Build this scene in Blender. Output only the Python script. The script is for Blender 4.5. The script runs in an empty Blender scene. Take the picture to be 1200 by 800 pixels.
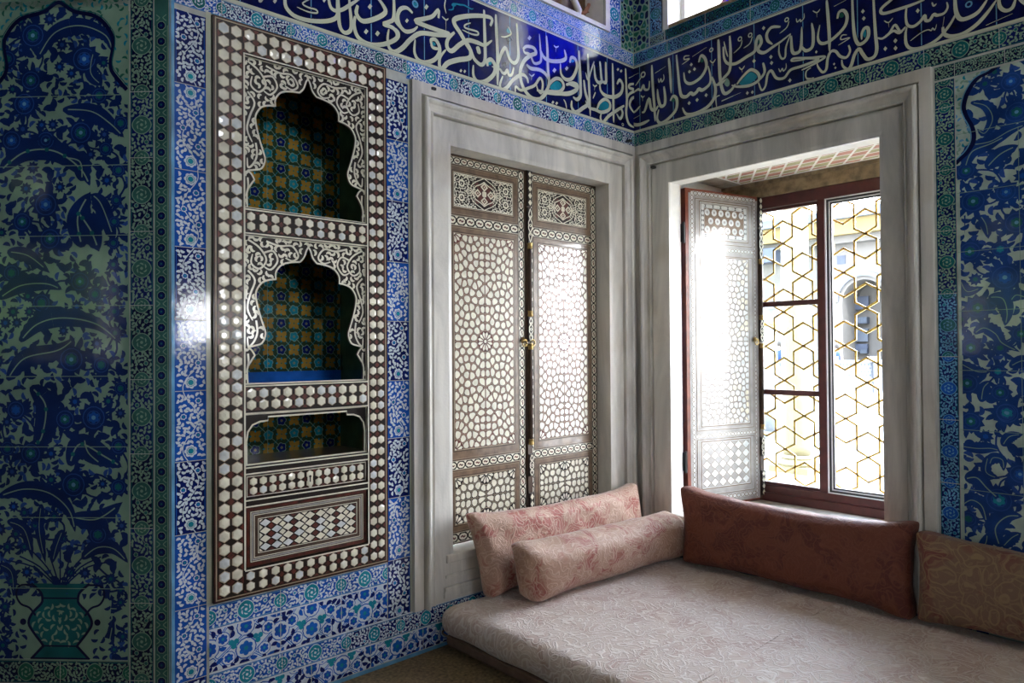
import bpy, bmesh, math, random
import numpy as np
from mathutils import Vector, Matrix
from mathutils.geometry import tessellate_polygon

# ------------------------------------------------------------------ camera
SC = bpy.context.scene
COL = SC.collection
S = 1.6
F_PX = 824.107
ROLL, PITCH, YAW, TH = -0.0068249, 0.0124913, 0.8321047, 0.6577957
FLOOR = -0.9465 * S
CAM = Vector((-3.0*math.cos(TH)*S, -3.0*math.sin(TH)*S, -FLOOR))
D = Vector((math.cos(YAW)*math.cos(PITCH), math.sin(YAW)*math.cos(PITCH), math.sin(PITCH)))
r0 = D.cross(Vector((0, 0, 1))).normalized(); u0_ = r0.cross(D)
cr_, sr_ = math.cos(ROLL), math.sin(ROLL)
RX = r0*cr_ + u0_*sr_; UP = u0_*cr_ - r0*sr_
cam_d = bpy.data.cameras.new('camera'); cam = bpy.data.objects.new('camera', cam_d); COL.objects.link(cam)
M4 = Matrix((( RX.x, UP.x, -D.x, CAM.x), (RX.y, UP.y, -D.y, CAM.y), (RX.z, UP.z, -D.z, CAM.z), (0, 0, 0, 1)))
cam.matrix_world = M4
cam_d.sensor_fit = 'HORIZONTAL'; cam_d.sensor_width = 36; cam_d.lens = F_PX/1200*36
cam_d.clip_start = .05; cam_d.clip_end = 400
SC.camera = cam

# ------------------------------------------------------------------ exposure, world, sun
SC.view_settings.view_transform = 'Standard'
SC.view_settings.look = 'None'
SC.view_settings.gamma = 1
SC.view_settings.exposure = 1.22
SC.view_settings.use_curve_mapping = False
try:
    SC.cycles.max_bounces = 10; SC.cycles.diffuse_bounces = 6; SC.cycles.glossy_bounces = 4
    SC.cycles.transparent_max_bounces = 12
    SC.cycles.sample_clamp_indirect = 6; SC.cycles.use_denoising = True
    SC.cycles.caustics_reflective = False; SC.cycles.caustics_refractive = False
except Exception:
    pass
W = bpy.data.worlds.new('sky'); SC.world = W; W.use_nodes = True
nt = W.node_tree; nt.nodes.clear()
wo = nt.nodes.new('ShaderNodeOutputWorld'); bg = nt.nodes.new('ShaderNodeBackground')
tc = nt.nodes.new('ShaderNodeTexCoord'); sx = nt.nodes.new('ShaderNodeSeparateXYZ'); ra = nt.nodes.new('ShaderNodeValToRGB')
nt.links.new(tc.outputs['Generated'], sx.inputs[0]); nt.links.new(sx.outputs['Z'], ra.inputs[0])
ra.color_ramp.elements[0].position = 0.0; ra.color_ramp.elements[0].color = (1.25, 1.27, 1.3, 1)
ra.color_ramp.elements[1].position = 0.9; ra.color_ramp.elements[1].color = (.45, .60, .9, 1)
nt.links.new(ra.outputs[0], bg.inputs[0]); nt.links.new(bg.outputs[0], wo.inputs[0])
# hazy sky, made brighter towards +x to strengthen the window light
mrs = nt.nodes.new('ShaderNodeMapRange'); mrs.inputs[1].default_value = -1; mrs.inputs[2].default_value = 1; mrs.inputs[3].default_value = 4.5; mrs.inputs[4].default_value = 14.5
nt.links.new(sx.outputs['X'], mrs.inputs[0]); nt.links.new(mrs.outputs[0], bg.inputs[1])
sun_d = bpy.data.lights.new('sun', 'SUN'); sun_d.energy = 4; sun_d.angle = .01; sun_d.color = (1, .95, .84)
sun = bpy.data.objects.new('sun', sun_d); COL.objects.link(sun)
sun.rotation_euler = Vector((.45, .35, -1)).to_track_quat('-Z', 'Y').to_euler()

def portal(name, loc, rot, sxx, syy):
    d = bpy.data.lights.new(name, 'AREA'); d.shape = 'RECTANGLE'; d.size = sxx; d.size_y = syy
    d.cycles.is_portal = True
    o = bpy.data.objects.new(name, d); COL.objects.link(o); o.location = loc
    o.rotation_euler = Vector(rot).to_track_quat('-Z', 'Z').to_euler()
portal('portal_window', (.95, -.92, 1.52), (-1, 0, 0), 1.35, 2.1)
portal('portal_window', (.95, -3.58, 1.52), (-1, 0, 0), 1.35, 2.1)
portal('portal_window', (-1.0, -5.45, 1.86), (0, 1, 0), 1.05, .6)
portal('portal_window', (-2.25, -5.45, 4.12), (0, 1, 0), 1.25, 1.4)  # portal of the unseen upper opening shaped for light
portal('portal_window', (.95, -3.58, 4.1), (-1, 0, 0), 1.35, 1.0)
portal('portal_window', (-8.5, -3.99, 2.25), (1, 0, 0), 1.0, 1.4)  # portal of the opening added in the unseen back wall
portal('portal_window', (-8.5, -.375, 2.02), (1, 0, 0), 1.2, 1.2)

# ------------------------------------------------------------------ pixel helpers (points on real planes)
def ray(px, py):
    return D*F_PX + RX*(px-600) + UP*(400-py)
def hit(px, py, p0, n):
    v = ray(px, py); t = (Vector(p0)-CAM).dot(n)/v.dot(n); return CAM+v*t
def Lp(px, py, y=0.0):
    p = hit(px, py, (0, y, 0), Vector((0, 1, 0))); return (p.x, p.z)
def Rp(px, py, x=0.0):
    p = hit(px, py, (x, 0, 0), Vector((1, 0, 0))); return (-p.y, p.z)
EX = -2.932
CHN = Vector((-math.sqrt(.5), -math.sqrt(.5), 0)); CHU = Vector((math.sqrt(.5), -math.sqrt(.5), 0))
def Cp(px, py):
    p = hit(px, py, (EX, 0, 0), CHN); return ((p-Vector((EX, 0, 0))).dot(CHU), p.z)

# ------------------------------------------------------------------ materials
MATS = {}
def newmat(name):
    m = bpy.data.materials.new(name); m.use_nodes = True; MATS[name] = m
    nt = m.node_tree; return m, nt, nt.nodes['Principled BSDF']
def N(nt, t, **kw):
    n = nt.nodes.new(t)
    for k, v in kw.items():
        if k.startswith('i_'):
            n.inputs[k[2:].replace('_', ' ')].default_value = v
        else: setattr(n, k, v)
    return n
def mat(name, col, rough=.5, metal=0., var=.12, scale=18., bump=0., bscale=40., coat=0., spec=.5, col2=None, detail=4.):
    m, nt, b = newmat(name)
    L = nt.links
    geo = N(nt, 'ShaderNodeNewGeometry')
    no = N(nt, 'ShaderNodeTexNoise'); no.inputs['Scale'].default_value = scale; no.inputs['Detail'].default_value = detail
    L.new(geo.outputs['Position'], no.inputs['Vector'])
    mx = N(nt, 'ShaderNodeMix', data_type='RGBA')
    c = Vector(col)
    if col2 is None: col2 = c*(1-var*2)
    mx.inputs[6].default_value = (*col2, 1); mx.inputs[7].default_value = (*(c*(1+var*.5)), 1)
    mr = N(nt, 'ShaderNodeMapRange'); mr.inputs[1].default_value = .3; mr.inputs[2].default_value = .7
    L.new(no.outputs[0], mr.inputs[0]); L.new(mr.outputs[0], mx.inputs[0])
    L.new(mx.outputs[2], b.inputs['Base Color'])
    b.inputs['Roughness'].default_value = rough; b.inputs['Metallic'].default_value = metal
    b.inputs['Coat Weight'].default_value = coat; b.inputs['Coat Roughness'].default_value = .07
    b.inputs['Specular IOR Level'].default_value = spec
    if bump:
        n2 = N(nt, 'ShaderNodeTexNoise'); n2.inputs['Scale'].default_value = bscale; n2.inputs['Detail'].default_value = 3
        L.new(geo.outputs['Position'], n2.inputs['Vector'])
        bp = N(nt, 'ShaderNodeBump'); bp.inputs['Strength'].default_value = bump; bp.inputs['Distance'].default_value = .01
        L.new(n2.outputs[0], bp.inputs['Height']); L.new(bp.outputs[0], b.inputs['Normal'])
    return m
def tile(name, col, var=.2, col2=None):
    return mat(name, col, rough=.09, var=var, scale=9, bump=.10, bscale=11, col2=col2, spec=.42)
tile('tile_cobalt', (.016, .11, .52)); tile('tile_navy', (.008, .018, .15)); tile('tile_ink', (.006, .010, .06))
tile('tile_white', (.66, .76, .84), var=.1); tile('tile_sky', (.16, .42, .68)); tile('tile_turquoise', (.02, .29, .40))
tile('tile_teal', (.015, .15, .17)); tile('tile_green', (.03, .17, .12)); tile('tile_sage', (.27, .43, .33), var=.12)
tile('tile_saz', (.008, .028, .15)); tile('tile_saz_clear', (.014, .060, .26), col2=(.008, .032, .15)); tile('tile_saz_light', (.03, .09, .36)); tile('tile_cream', (.62, .66, .52), var=.08)
tile('tile_royal', (.005, .011, .11), col2=(.003, .004, .028)); tile('tile_ochre', (.42, .25, .04)); tile('tile_olive', (.035, .07, .035))
tile('tile_mint', (.52, .66, .58)); tile('tile_calm', (.05, .17, .15)); tile('tile_bright', (.02, .16, .62))
mat('grout', (.50, .53, .50), rough=.8)
mat('plaster', (.10, .15, .24), rough=.5, bump=.1)
mat('ceiling_plaster', (.40, .30, .18), rough=.9)
mat('floor_mat', (.26, .18, .085), rough=.85, var=.3, scale=60, bump=.3, bscale=200)
mat('pearl', (.86, .82, .68), rough=.22, col2=(.70, .66, .53), scale=22, detail=1, spec=.8, coat=.8)
mat('pearl_cool', (.74, .75, .74), rough=.2, col2=(.56, .59, .59), scale=30, detail=1, spec=.6, coat=.2)
mat('ivory', (.80, .76, .60), rough=.35, var=.08, coat=.6)
mat('ebony', (.018, .010, .008), rough=.4, var=.2, coat=.1, spec=.3)
mat('tortoise', (.13, .022, .012), rough=.3, var=.3, scale=40, col2=(.03, .008, .006))
mat('inlay_line', (.42, .33, .22), rough=.4)
mat('walnut', (.20, .125, .075), rough=.28, var=.2, scale=25, coat=.9)
mat('walnut_dark', (.075, .040, .022), rough=.35, var=.2, scale=25)
mat('mahogany', (.22, .045, .02), rough=.3, var=.2, coat=.3)
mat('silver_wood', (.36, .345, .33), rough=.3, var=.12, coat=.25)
mat('red_frame', (.085, .018, .016), rough=.4, var=.15)
mat('white_paint', (.80, .80, .78), rough=.5, var=.03)
mat('black_metal', (.02, .02, .02), rough=.4)
mat('brass', (.60, .42, .16), rough=.3, metal=1, var=.15)
mat('gilt', (.62, .42, .08), rough=.5, metal=.0, var=.15)
mat('reveal_plaster', (.86, .84, .80), rough=.75, var=.04)
mat('lintel_stone', (.34, .25, .14), rough=.8, var=.3, bump=.3, bscale=60)
mat('sill_stone', (.40, .37, .30), rough=.6, var=.2, bump=.2)
mat('soffit_pink', (.50, .24, .18), rough=.8, var=.15); mat('soffit_olive', (.42, .40, .22), rough=.8, var=.15)
mat('terrace_stone', (.36, .34, .29), rough=.7, var=.08, scale=3)
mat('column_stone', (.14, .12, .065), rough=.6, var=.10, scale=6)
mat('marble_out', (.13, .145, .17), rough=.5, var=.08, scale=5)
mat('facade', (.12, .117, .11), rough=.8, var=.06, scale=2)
mat('facade_yellow', (.15, .115, .045), rough=.8, var=.06, scale=2)
mat('facade_blue', (.05, .065, .10), rough=.7, var=.15, scale=3)
mat('lead_roof', (.08, .10, .13), rough=.6, var=.15, scale=2)
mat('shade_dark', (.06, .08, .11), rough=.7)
mat('foliage', (.16, .30, .03), rough=.7, var=.5, scale=3)
mat('trunk', (.10, .07, .04), rough=.9)
mat('skin', (.45, .27, .18), rough=.6); mat('cloth_navy', (.015, .04, .18), rough=.9); mat('cloth_white', (.75, .76, .80), rough=.9); mat('hair', (.02, .015, .01), rough=.7)
mat('glass_amber', (.12, .07, .035), rough=.2)
mat('glass_cobalt', (.01, .02, .6), rough=.2)
mat('garden_ground', (.12, .16, .06), rough=.9)

# veined grey marble
m, nt, b = newmat('marble'); L = nt.links
geo = N(nt, 'ShaderNodeNewGeometry')
mp = N(nt, 'ShaderNodeMapping'); mp.inputs['Scale'].default_value = (3.2, 3.2, .55); L.new(geo.outputs['Position'], mp.inputs[0])
n1 = N(nt, 'ShaderNodeTexNoise'); n1.inputs['Scale'].default_value = 1.6; n1.inputs['Detail'].default_value = 9; n1.inputs['Roughness'].default_value = .62; n1.inputs['Distortion'].default_value = .9
L.new(mp.outputs[0], n1.inputs['Vector'])
rp = N(nt, 'ShaderNodeValToRGB'); e = rp.color_ramp.elements
e[0].position = .36; e[0].color = (.44, .43, .40, 1); e[1].position = .56; e[1].color = (.66, .635, .58, 1)
e2 = rp.color_ramp.elements.new(.72); e2.color = (.75, .72, .65, 1)
L.new(n1.outputs[0], rp.inputs[0])
n2 = N(nt, 'ShaderNodeTexNoise'); n2.inputs['Scale'].default_value = 3.0; n2.inputs['Detail'].default_value = 5; L.new(geo.outputs['Position'], n2.inputs['Vector'])
mx = N(nt, 'ShaderNodeMix', data_type='RGBA'); mr = N(nt, 'ShaderNodeMapRange'); mr.inputs[1].default_value = .52; mr.inputs[2].default_value = .8; mr.inputs[4].default_value = .5
L.new(n2.outputs[0], mr.inputs[0]); L.new(mr.outputs[0], mx.inputs[0]); L.new(rp.outputs[0], mx.inputs[6]); mx.inputs[7].default_value = (.42, .34, .24, 1)
L.new(mx.outputs[2], b.inputs['Base Color']); b.inputs['Roughness'].default_value = .38
n3 = N(nt, 'ShaderNodeTexNoise'); n3.inputs['Scale'].default_value = 60; L.new(geo.outputs['Position'], n3.inputs['Vector'])
bp = N(nt, 'ShaderNodeBump'); bp.inputs['Strength'].default_value = .08; bp.inputs['Distance'].default_value = .01; L.new(n3.outputs[0], bp.inputs['Height']); L.new(bp.outputs[0], b.inputs['Normal'])

# damask upholstery
def damask(name, light, red, line, sc=3.4, sheen=.35, bump=.35, redw=.5, seed=0.):
    m, nt, b = newmat(name); L = nt.links
    tcn = N(nt, 'ShaderNodeTexCoord')
    mp0 = N(nt, 'ShaderNodeMapping'); mp0.inputs['Location'].default_value = (seed, seed*.7, seed*.3); L.new(tcn.outputs['Object'], mp0.inputs[0])
    nz = N(nt, 'ShaderNodeTexNoise'); nz.inputs['Scale'].default_value = sc*1.3; nz.inputs['Detail'].default_value = 2
    L.new(mp0.outputs[0], nz.inputs['Vector'])
    vm = N(nt, 'ShaderNodeVectorMath', operation='MULTIPLY_ADD'); vm.inputs[1].default_value = (.28, .28, .28)
    L.new(nz.outputs['Color'], vm.inputs[0]); L.new(mp0.outputs[0], vm.inputs[2])
    def rings(scale, freq):
        v = N(nt, 'ShaderNodeTexVoronoi'); v.inputs['Scale'].default_value = scale; L.new(vm.outputs[0], v.inputs['Vector'])
        a = N(nt, 'ShaderNodeMath', operation='MULTIPLY'); a.inputs[1].default_value = freq; L.new(v.outputs['Distance'], a.inputs[0])
        s = N(nt, 'ShaderNodeMath', operation='SINE'); L.new(a.outputs[0], s.inputs[0])
        k = N(nt, 'ShaderNodeMapRange'); k.inputs[1].default_value = .55; k.inputs[2].default_value = .95; L.new(s.outputs[0], k.inputs[0])
        return k.outputs[0], v
    k1, v1 = rings(sc*2.0, 26.); k2, v2 = rings(sc*5.2, 15.)
    mxl = N(nt, 'ShaderNodeMath', operation='MAXIMUM'); L.new(k1, mxl.inputs[0])
    hf = N(nt, 'ShaderNodeMath', operation='MULTIPLY'); hf.inputs[1].default_value = .6; L.new(k2, hf.inputs[0]); L.new(hf.outputs[0], mxl.inputs[1])
    nb = N(nt, 'ShaderNodeTexNoise'); nb.inputs['Scale'].default_value = sc*1.1; nb.inputs['Detail'].default_value = 3; nb.inputs['Distortion'].default_value = 1.2
    L.new(vm.outputs[0], nb.inputs['Vector'])
    mr = N(nt, 'ShaderNodeMapRange'); mr.inputs[1].default_value = redw-.05; mr.inputs[2].default_value = redw+.07; L.new(nb.outputs[0], mr.inputs[0])
    m1 = N(nt, 'ShaderNodeMix', data_type='RGBA'); m1.inputs[6].default_value = (*light, 1); m1.inputs[7].default_value = (*red, 1); L.new(mr.outputs[0], m1.inputs[0])
    m2 = N(nt, 'ShaderNodeMix', data_type='RGBA'); m2.inputs[7].default_value = (*line, 1); L.new(m1.outputs[2], m2.inputs[6])
    hh = N(nt, 'ShaderNodeMath', operation='MULTIPLY'); hh.inputs[1].default_value = .62; L.new(mxl.outputs[0], hh.inputs[0]); L.new(hh.outputs[0], m2.inputs[0])
    L.new(m2.outputs[2], b.inputs['Base Color'])
    b.inputs['Roughness'].default_value = .62; b.inputs['Sheen Weight'].default_value = sheen; b.inputs['Sheen Roughness'].default_value = .4
    b.inputs['Specular IOR Level'].default_value = .45
    fn = N(nt, 'ShaderNodeTexNoise'); fn.inputs['Scale'].default_value = 260; L.new(tcn.outputs['Object'], fn.inputs['Vector'])
    ad = N(nt, 'ShaderNodeMath', operation='MULTIPLY_ADD'); ad.inputs[1].default_value = .25; L.new(fn.outputs[0], ad.inputs[0]); L.new(mxl.outputs[0], ad.inputs[2])
    bp = N(nt, 'ShaderNodeBump'); bp.inputs['Strength'].default_value = bump; bp.inputs['Distance'].default_value = .006; L.new(ad.outputs[0], bp.inputs['Height']); L.new(bp.outputs[0], b.inputs['Normal'])
damask('fabric_seat', (.66, .52, .43), (.55, .37, .29), (.88, .79, .71), sc=4.2, bump=.6, redw=.55, sheen=.5)
damask('fabric_rose', (.40, .24, .17), (.31, .085, .065), (.56, .39, .29), sc=5.0, redw=.53, seed=3.1)
damask('fabric_rose2', (.42, .255, .18), (.31, .09, .07), (.58, .41, .31), sc=5.0, redw=.56, seed=7.7)
damask('fabric_rust', (.15, .038, .018), (.10, .020, .012), (.18, .055, .028), sc=5.0, redw=.5, sheen=.08, seed=11.)
damask('fabric_medallion', (.20, .115, .07), (.17, .045, .035), (.34, .24, .12), sc=4.0, redw=.5, sheen=.1, seed=17.)
mat('fabric_base', (.20, .12, .08), rough=.9, bump=.2, bscale=200)

# thin window glass
m, nt, b = newmat('glass'); nt.nodes.remove(b); out = nt.nodes['Material Output']
tr = N(nt, 'ShaderNodeBsdfTransparent'); tr.inputs[0].default_value = (.93, .95, .93, 1)
gl = N(nt, 'ShaderNodeBsdfGlossy'); gl.inputs['Roughness'].default_value = .02
ms = N(nt, 'ShaderNodeMixShader'); fr = N(nt, 'ShaderNodeFresnel'); fr.inputs[0].default_value = 1.3
nt.links.new(fr.outputs[0], ms.inputs[0]); nt.links.new(tr.outputs[0], ms.inputs[1]); nt.links.new(gl.outputs[0], ms.inputs[2]); nt.links.new(ms.outputs[0], out.inputs[0])
# frosted / coloured panes
def pane(name, col):
    m, nt, b = newmat(name); nt.nodes.remove(b); out = nt.nodes['Material Output']
    t = N(nt, 'ShaderNodeBsdfTranslucent'); t.inputs[0].default_value = (*col, 1)
    t2 = N(nt, 'ShaderNodeBsdfTransparent'); t2.inputs[0].default_value = (*col, 1)
    ms = N(nt, 'ShaderNodeMixShader'); ms.inputs[0].default_value = .25
    nt.links.new(t.outputs[0], ms.inputs[1]); nt.links.new(t2.outputs[0], ms.inputs[2]); nt.links.new(ms.outputs[0], out.inputs[0])
pane('pane_white', (.80, .80, .78)); pane('pane_blue', (.02, .03, .65))

# ------------------------------------------------------------------ object helpers
def link(o, parent=None, kind=None, label=None, cat=None, group=None, local=False):
    COL.objects.link(o)
    if parent is not None:
        o.parent = parent
        if not local and parent.type == 'EMPTY': o.matrix_parent_inverse = (Matrix.Translation(parent.location) @ parent.rotation_euler.to_matrix().to_4x4()).inverted()
    if kind: o['kind'] = kind
    if label: o['label'] = label
    if cat: o['category'] = cat
    if group: o['group'] = group
    return o
def empty(name, loc=(0, 0, 0), rz=0, **kw):
    o = bpy.data.objects.new(name, None); o.location = loc; o.rotation_euler = (0, 0, rz); o.empty_display_size = .1
    return link(o, **kw)
class MB:
    def __init__(s): s.v = []; s.f = []; s.m = []; s.names = []
    def mi(s, n):
        if n not in s.names: s.names.append(n)
        return s.names.index(n)
    def add(s, vs, fs, m):
        b = len(s.v); s.v += [tuple(v) for v in vs]; k = s.mi(m)
        for f in fs: s.f.append(tuple(i+b for i in f)); s.m.append(k)
        return s
    def box(s, x0, x1, y0, y1, z0, z1, m):
        if x0 > x1: x0, x1 = x1, x0
        if y0 > y1: y0, y1 = y1, y0
        if z0 > z1: z0, z1 = z1, z0
        return s.add([(x0,y0,z0),(x1,y0,z0),(x1,y1,z0),(x0,y1,z0),(x0,y0,z1),(x1,y0,z1),(x1,y1,z1),(x0,y1,z1)],
              [(0,3,2,1),(4,5,6,7),(0,1,5,4),(1,2,6,5),(2,3,7,6),(3,0,4,7)], m)
    def lathe(s, cx, cy, prof, m, n=24):
        vs = []; fs = []
        for (r, z) in prof:
            for i in range(n): a = 2*math.pi*i/n; vs.append((cx+r*math.cos(a), cy+r*math.sin(a), z))
        for j in range(len(prof)-1):
            for i in range(n): fs.append((j*n+i, j*n+(i+1)%n, (j+1)*n+(i+1)%n, (j+1)*n+i))
        fs.append(tuple(range(n-1, -1, -1))); fs.append(tuple((len(prof)-1)*n+i for i in range(n)))
        return s.add(vs, fs, m)
    def tube(s, pts, r, m, n=8, closed=False):
        pts = [Vector(p) for p in pts]; vs = []; fs = []; K = len(pts)
        for j, p in enumerate(pts):
            if closed: t = (pts[(j+1) % K]-pts[j-1])
            else: t = pts[min(j+1, K-1)]-pts[max(j-1, 0)]
            t.normalize(); a = t.cross(Vector((0, 0, 1)))
            if a.length < .05: a = t.cross(Vector((1, 0, 0)))
            a.normalize(); b_ = t.cross(a)
            for i in range(n): an = 2*math.pi*i/n; vs.append(p+a*(r*math.cos(an))+b_*(r*math.sin(an)))
        R = K if closed else K-1
        for j in range(R):
            for i in range(n): fs.append((j*n+i, j*n+(i+1) % n, ((j+1) % K)*n+(i+1) % n, ((j+1) % K)*n+i))
        if not closed: fs.append(tuple(range(n-1, -1, -1))); fs.append(tuple((K-1)*n+i for i in range(n)))
        return s.add(vs, fs, m)
    def build(s, name, parent=None, smooth=False, bevel=0, **kw):
        me = bpy.data.meshes.new(name); me.from_pydata(s.v, [], s.f); me.update()
        for n in s.names: me.materials.append(MATS[n])
        me.polygons.foreach_set('material_index', s.m)
        if smooth: me.polygons.foreach_set('use_smooth', [True]*len(me.polygons))
        o = bpy.data.objects.new(name, me); link(o, parent=parent, **kw)
        if bevel:
            md = o.modifiers.new('bevel', 'BEVEL'); md.width = bevel; md.segments = 2; md.limit_method = 'ANGLE'
        return o

# ------------------------------------------------------------------ 2-D painter: flat inlay work on a plane
def clip_half(poly, a, b, c):          # keep a*x+b*y<=c
    out = []
    n = len(poly)
    for i in range(n):
        p, q = poly[i], poly[(i+1) % n]
        dp = a*p[0]+b*p[1]-c; dq = a*q[0]+b*q[1]-c
        if dp <= 0: out.append(p)
        if (dp < 0 < dq) or (dq < 0 < dp):
            t = dp/(dp-dq); out.append((p[0]+(q[0]-p[0])*t, p[1]+(q[1]-p[1])*t))
    return out
def catmull(pts, k=5, closed=False):
    if len(pts) < 3: return list(pts)
    out = []; n = len(pts)
    R = n if closed else n-1
    for i in range(R):
        if closed: p0, p1, p2, p3 = pts[i-1], pts[i], pts[(i+1) % n], pts[(i+2) % n]
        else: p0, p1, p2, p3 = pts[max(i-1, 0)], pts[i], pts[i+1], pts[min(i+2, n-1)]
        for j in range(k):
            t = j/k; t2 = t*t; t3 = t2*t
            out.append(tuple(.5*((2*p1[d])+(-p0[d]+p2[d])*t+(2*p0[d]-5*p1[d]+4*p2[d]-p3[d])*t2+(-p0[d]+3*p1[d]-3*p2[d]+p3[d])*t3) for d in (0, 1)))
    if not closed: out.append(tuple(pts[-1]))
    return out
def inside(p, poly):
    x, y = p; r = False; j = len(poly)-1
    for i in range(len(poly)):
        xi, yi = poly[i]; xj, yj = poly[j]
        if (yi > y) != (yj > y) and x < (xj-xi)*(y-yi)/(yj-yi)+xi: r = not r
        j = i
    return r
class Paint(MB):
    def __init__(s, O, U, Nn, lift=.004, V=Vector((0, 0, 1))):
        super().__init__(); s.O = Vector(O); s.U = Vector(U); s.V = Vector(V); s.N = Vector(Nn); s.lift = lift; s.rect = None; s.test = None; s.cnt = 0
    def P3(s, p, h): return s.O+s.U*p[0]+s.V*p[1]+s.N*h
    def face(s, poly, m, lay):
        if s.rect:
            a0, b0, a1, b1 = s.rect
            xs = [p[0] for p in poly]; ys = [p[1] for p in poly]
            if min(xs) > a1 or max(xs) < a0 or min(ys) > b1 or max(ys) < b0: return
            if min(xs) < a0: poly = clip_half(poly, -1, 0, -a0)
            if poly and max(xs) > a1: poly = clip_half(poly, 1, 0, a1)
            if poly and min(ys) < b0: poly = clip_half(poly, 0, -1, -b0)
            if poly and max(ys) > b1: poly = clip_half(poly, 0, 1, b1)
            if len(poly) < 3: return
        if s.test:
            cx = sum(p[0] for p in poly)/len(poly); cy = sum(p[1] for p in poly)/len(poly)
            if not s.test((cx, cy)): return
        s.cnt += 1
        h = s.lift+lay*.00045+(s.cnt % 40)*.000008
        s.add([s.P3(p, h) for p in poly], [tuple(range(len(poly)))], m)
    def r(s, a0, b0, a1, b1, m, lay): s.face([(a0, b0), (a1, b0), (a1, b1), (a0, b1)], m, lay)
    def slab(s, a0, b0, a1, b1, m, t0=-.002, t1=None):
        t1 = s.lift if t1 is None else t1
        vs = [s.P3(p, h) for h in (t0, t1) for p in ((a0, b0), (a1, b0), (a1, b1), (a0, b1))]
        s.add(vs, [(4,5,6,7), (0,1,5,4), (1,2,6,5), (2,3,7,6), (3,0,4,7), (0,3,2,1)], m)
    def poly(s, pts, m, lay):           # any simple polygon
        tr = tessellate_polygon([[Vector((p[0], p[1], 0)) for p in pts]])
        for t in tr:
            q = [pts[i] for i in t]
            if (q[1][0]-q[0][0])*(q[2][1]-q[0][1])-(q[1][1]-q[0][1])*(q[2][0]-q[0][0]) < 0: q.reverse()
            s.face(q, m, lay)
    def ngon(s, c, r, m, lay, n=10, a0=0., sy=1., rot=0.):
        ps = []
        for i in range(n):
            a = a0+2*math.pi*i/n; x, y = r*math.cos(a), r*sy*math.sin(a)
            ps.append((c[0]+x*math.cos(rot)-y*math.sin(rot), c[1]+x*math.sin(rot)+y*math.cos(rot)))
        s.face(ps, m, lay)
    def ring(s, c, r0, r1, m, lay, n=12, sy=1.):
        for i in range(n):
            a, b = 2*math.pi*i/n, 2*math.pi*(i+1)/n
            s.face([(c[0]+r0*math.cos(a), c[1]+r0*sy*math.sin(a)), (c[0]+r1*math.cos(a), c[1]+r1*sy*math.sin(a)), (c[0]+r1*math.cos(b), c[1]+r1*sy*math.sin(b)), (c[0]+r0*math.cos(b), c[1]+r0*sy*math.sin(b))], m, lay)
    def fan(s, c, pts, m, lay):
        for i in range(len(pts)): s.face([c, pts[i], pts[(i+1) % len(pts)]], m, lay)
    def strip(s, pts, ws, m, lay, ws2=None):
        n = len(pts)
        if n < 2: return
        Lf = []; Rt = []
        for i, p in enumerate(pts):
            q0 = pts[max(i-1, 0)]; q1 = pts[min(i+1, n-1)]; dx, dy = q1[0]-q0[0], q1[1]-q0[1]; l = math.hypot(dx, dy) or 1
            nx, ny = -dy/l, dx/l; w = ws[i]; w2 = ws2[i] if ws2 else w
            Lf.append((p[0]+nx*w, p[1]+ny*w)); Rt.append((p[0]-nx*w2, p[1]-ny*w2))
        for i in range(n-1): s.face([Lf[i], Rt[i], Rt[i+1], Lf[i+1]], m, lay)
    def stroke(s, pts, w, m, lay, t0=1., t1=1., k=5, closed=False, out=None, ow=0.):
        q = catmull(pts, k, closed)
        if closed: q.append(q[0])
        n = len(q); ws = []
        for i in range(n):
            t = i/max(n-1, 1); f = 1.
            if t < .25: f = t0+(1-t0)*(t/.25)**.6
            if t > .75: f = min(f, t1+(1-t1)*((1-t)/.25)**.6)
            ws.append(w*.5*f)
        if out: s.strip(q, [x+ow for x in ws], out, lay-1)
        s.strip(q, ws, m, lay)
    def scallop(s, c, r, m, lay, n=8, d=.22, a0=0.):
        pts = []
        for i in range(n*4):
            a = a0+2*math.pi*i/(n*4); k = abs(math.sin(a*n/2-a0*n/2)); rr = r*(1-d+d*k); pts.append((c[0]+rr*math.cos(a), c[1]+rr*math.sin(a)))
        s.fan(c, pts, m, lay)
    def rosette(s, c, r, m, lay, n=14, d=.28, m2=None, m3=None, a0=0., ln=None):
        pts = []
        for i in range(n*2):
            a = a0+math.pi*i/n; rr = r*(1 if i % 2 == 0 else 1-d); pts.append((c[0]+rr*math.cos(a+.06*(i % 2)), c[1]+rr*math.sin(a+.06*(i % 2))))
        s.fan(c, pts, m, lay)
        if ln: s.ring(c, r*.60, r*.66, ln, lay+1, n=14); s.ring(c, r*.36, r*.41, ln, lay+1, n=12)
        if m2: s.scallop(c, r*.34, m2, lay+1, n=6)
        if m3: s.ngon(c, r*.13, m3, lay+2, n=7)
    def saz(s, pts, w, m, lay, ln=None, dots=None, teeth=9, side=1):
        q = catmull(pts, 8); n = len(q); wa = []; wb = []
        for i in range(n):
            t = i/(n-1); base = w*.5*(math.sin(math.pi*min(1, t*1.02+.02))**.75)*(1-.35*t)
            ph = (t*teeth) % 1.0; saw = 1+.38*(1-ph)
            wa.append(max(base*(saw if side > 0 else 1), 1e-4)); wb.append(max(base*(1 if side > 0 else saw), 1e-4))
        s.strip(q, wa, m, lay, wb)
        if ln: s.strip(q[2:-3], [w*.028]*(n-5), ln, lay+1)
        if dots:
            for i in range(4, n-5, 5): s.ngon(q[i], w*.09, dots, lay+2, n=6)
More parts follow.
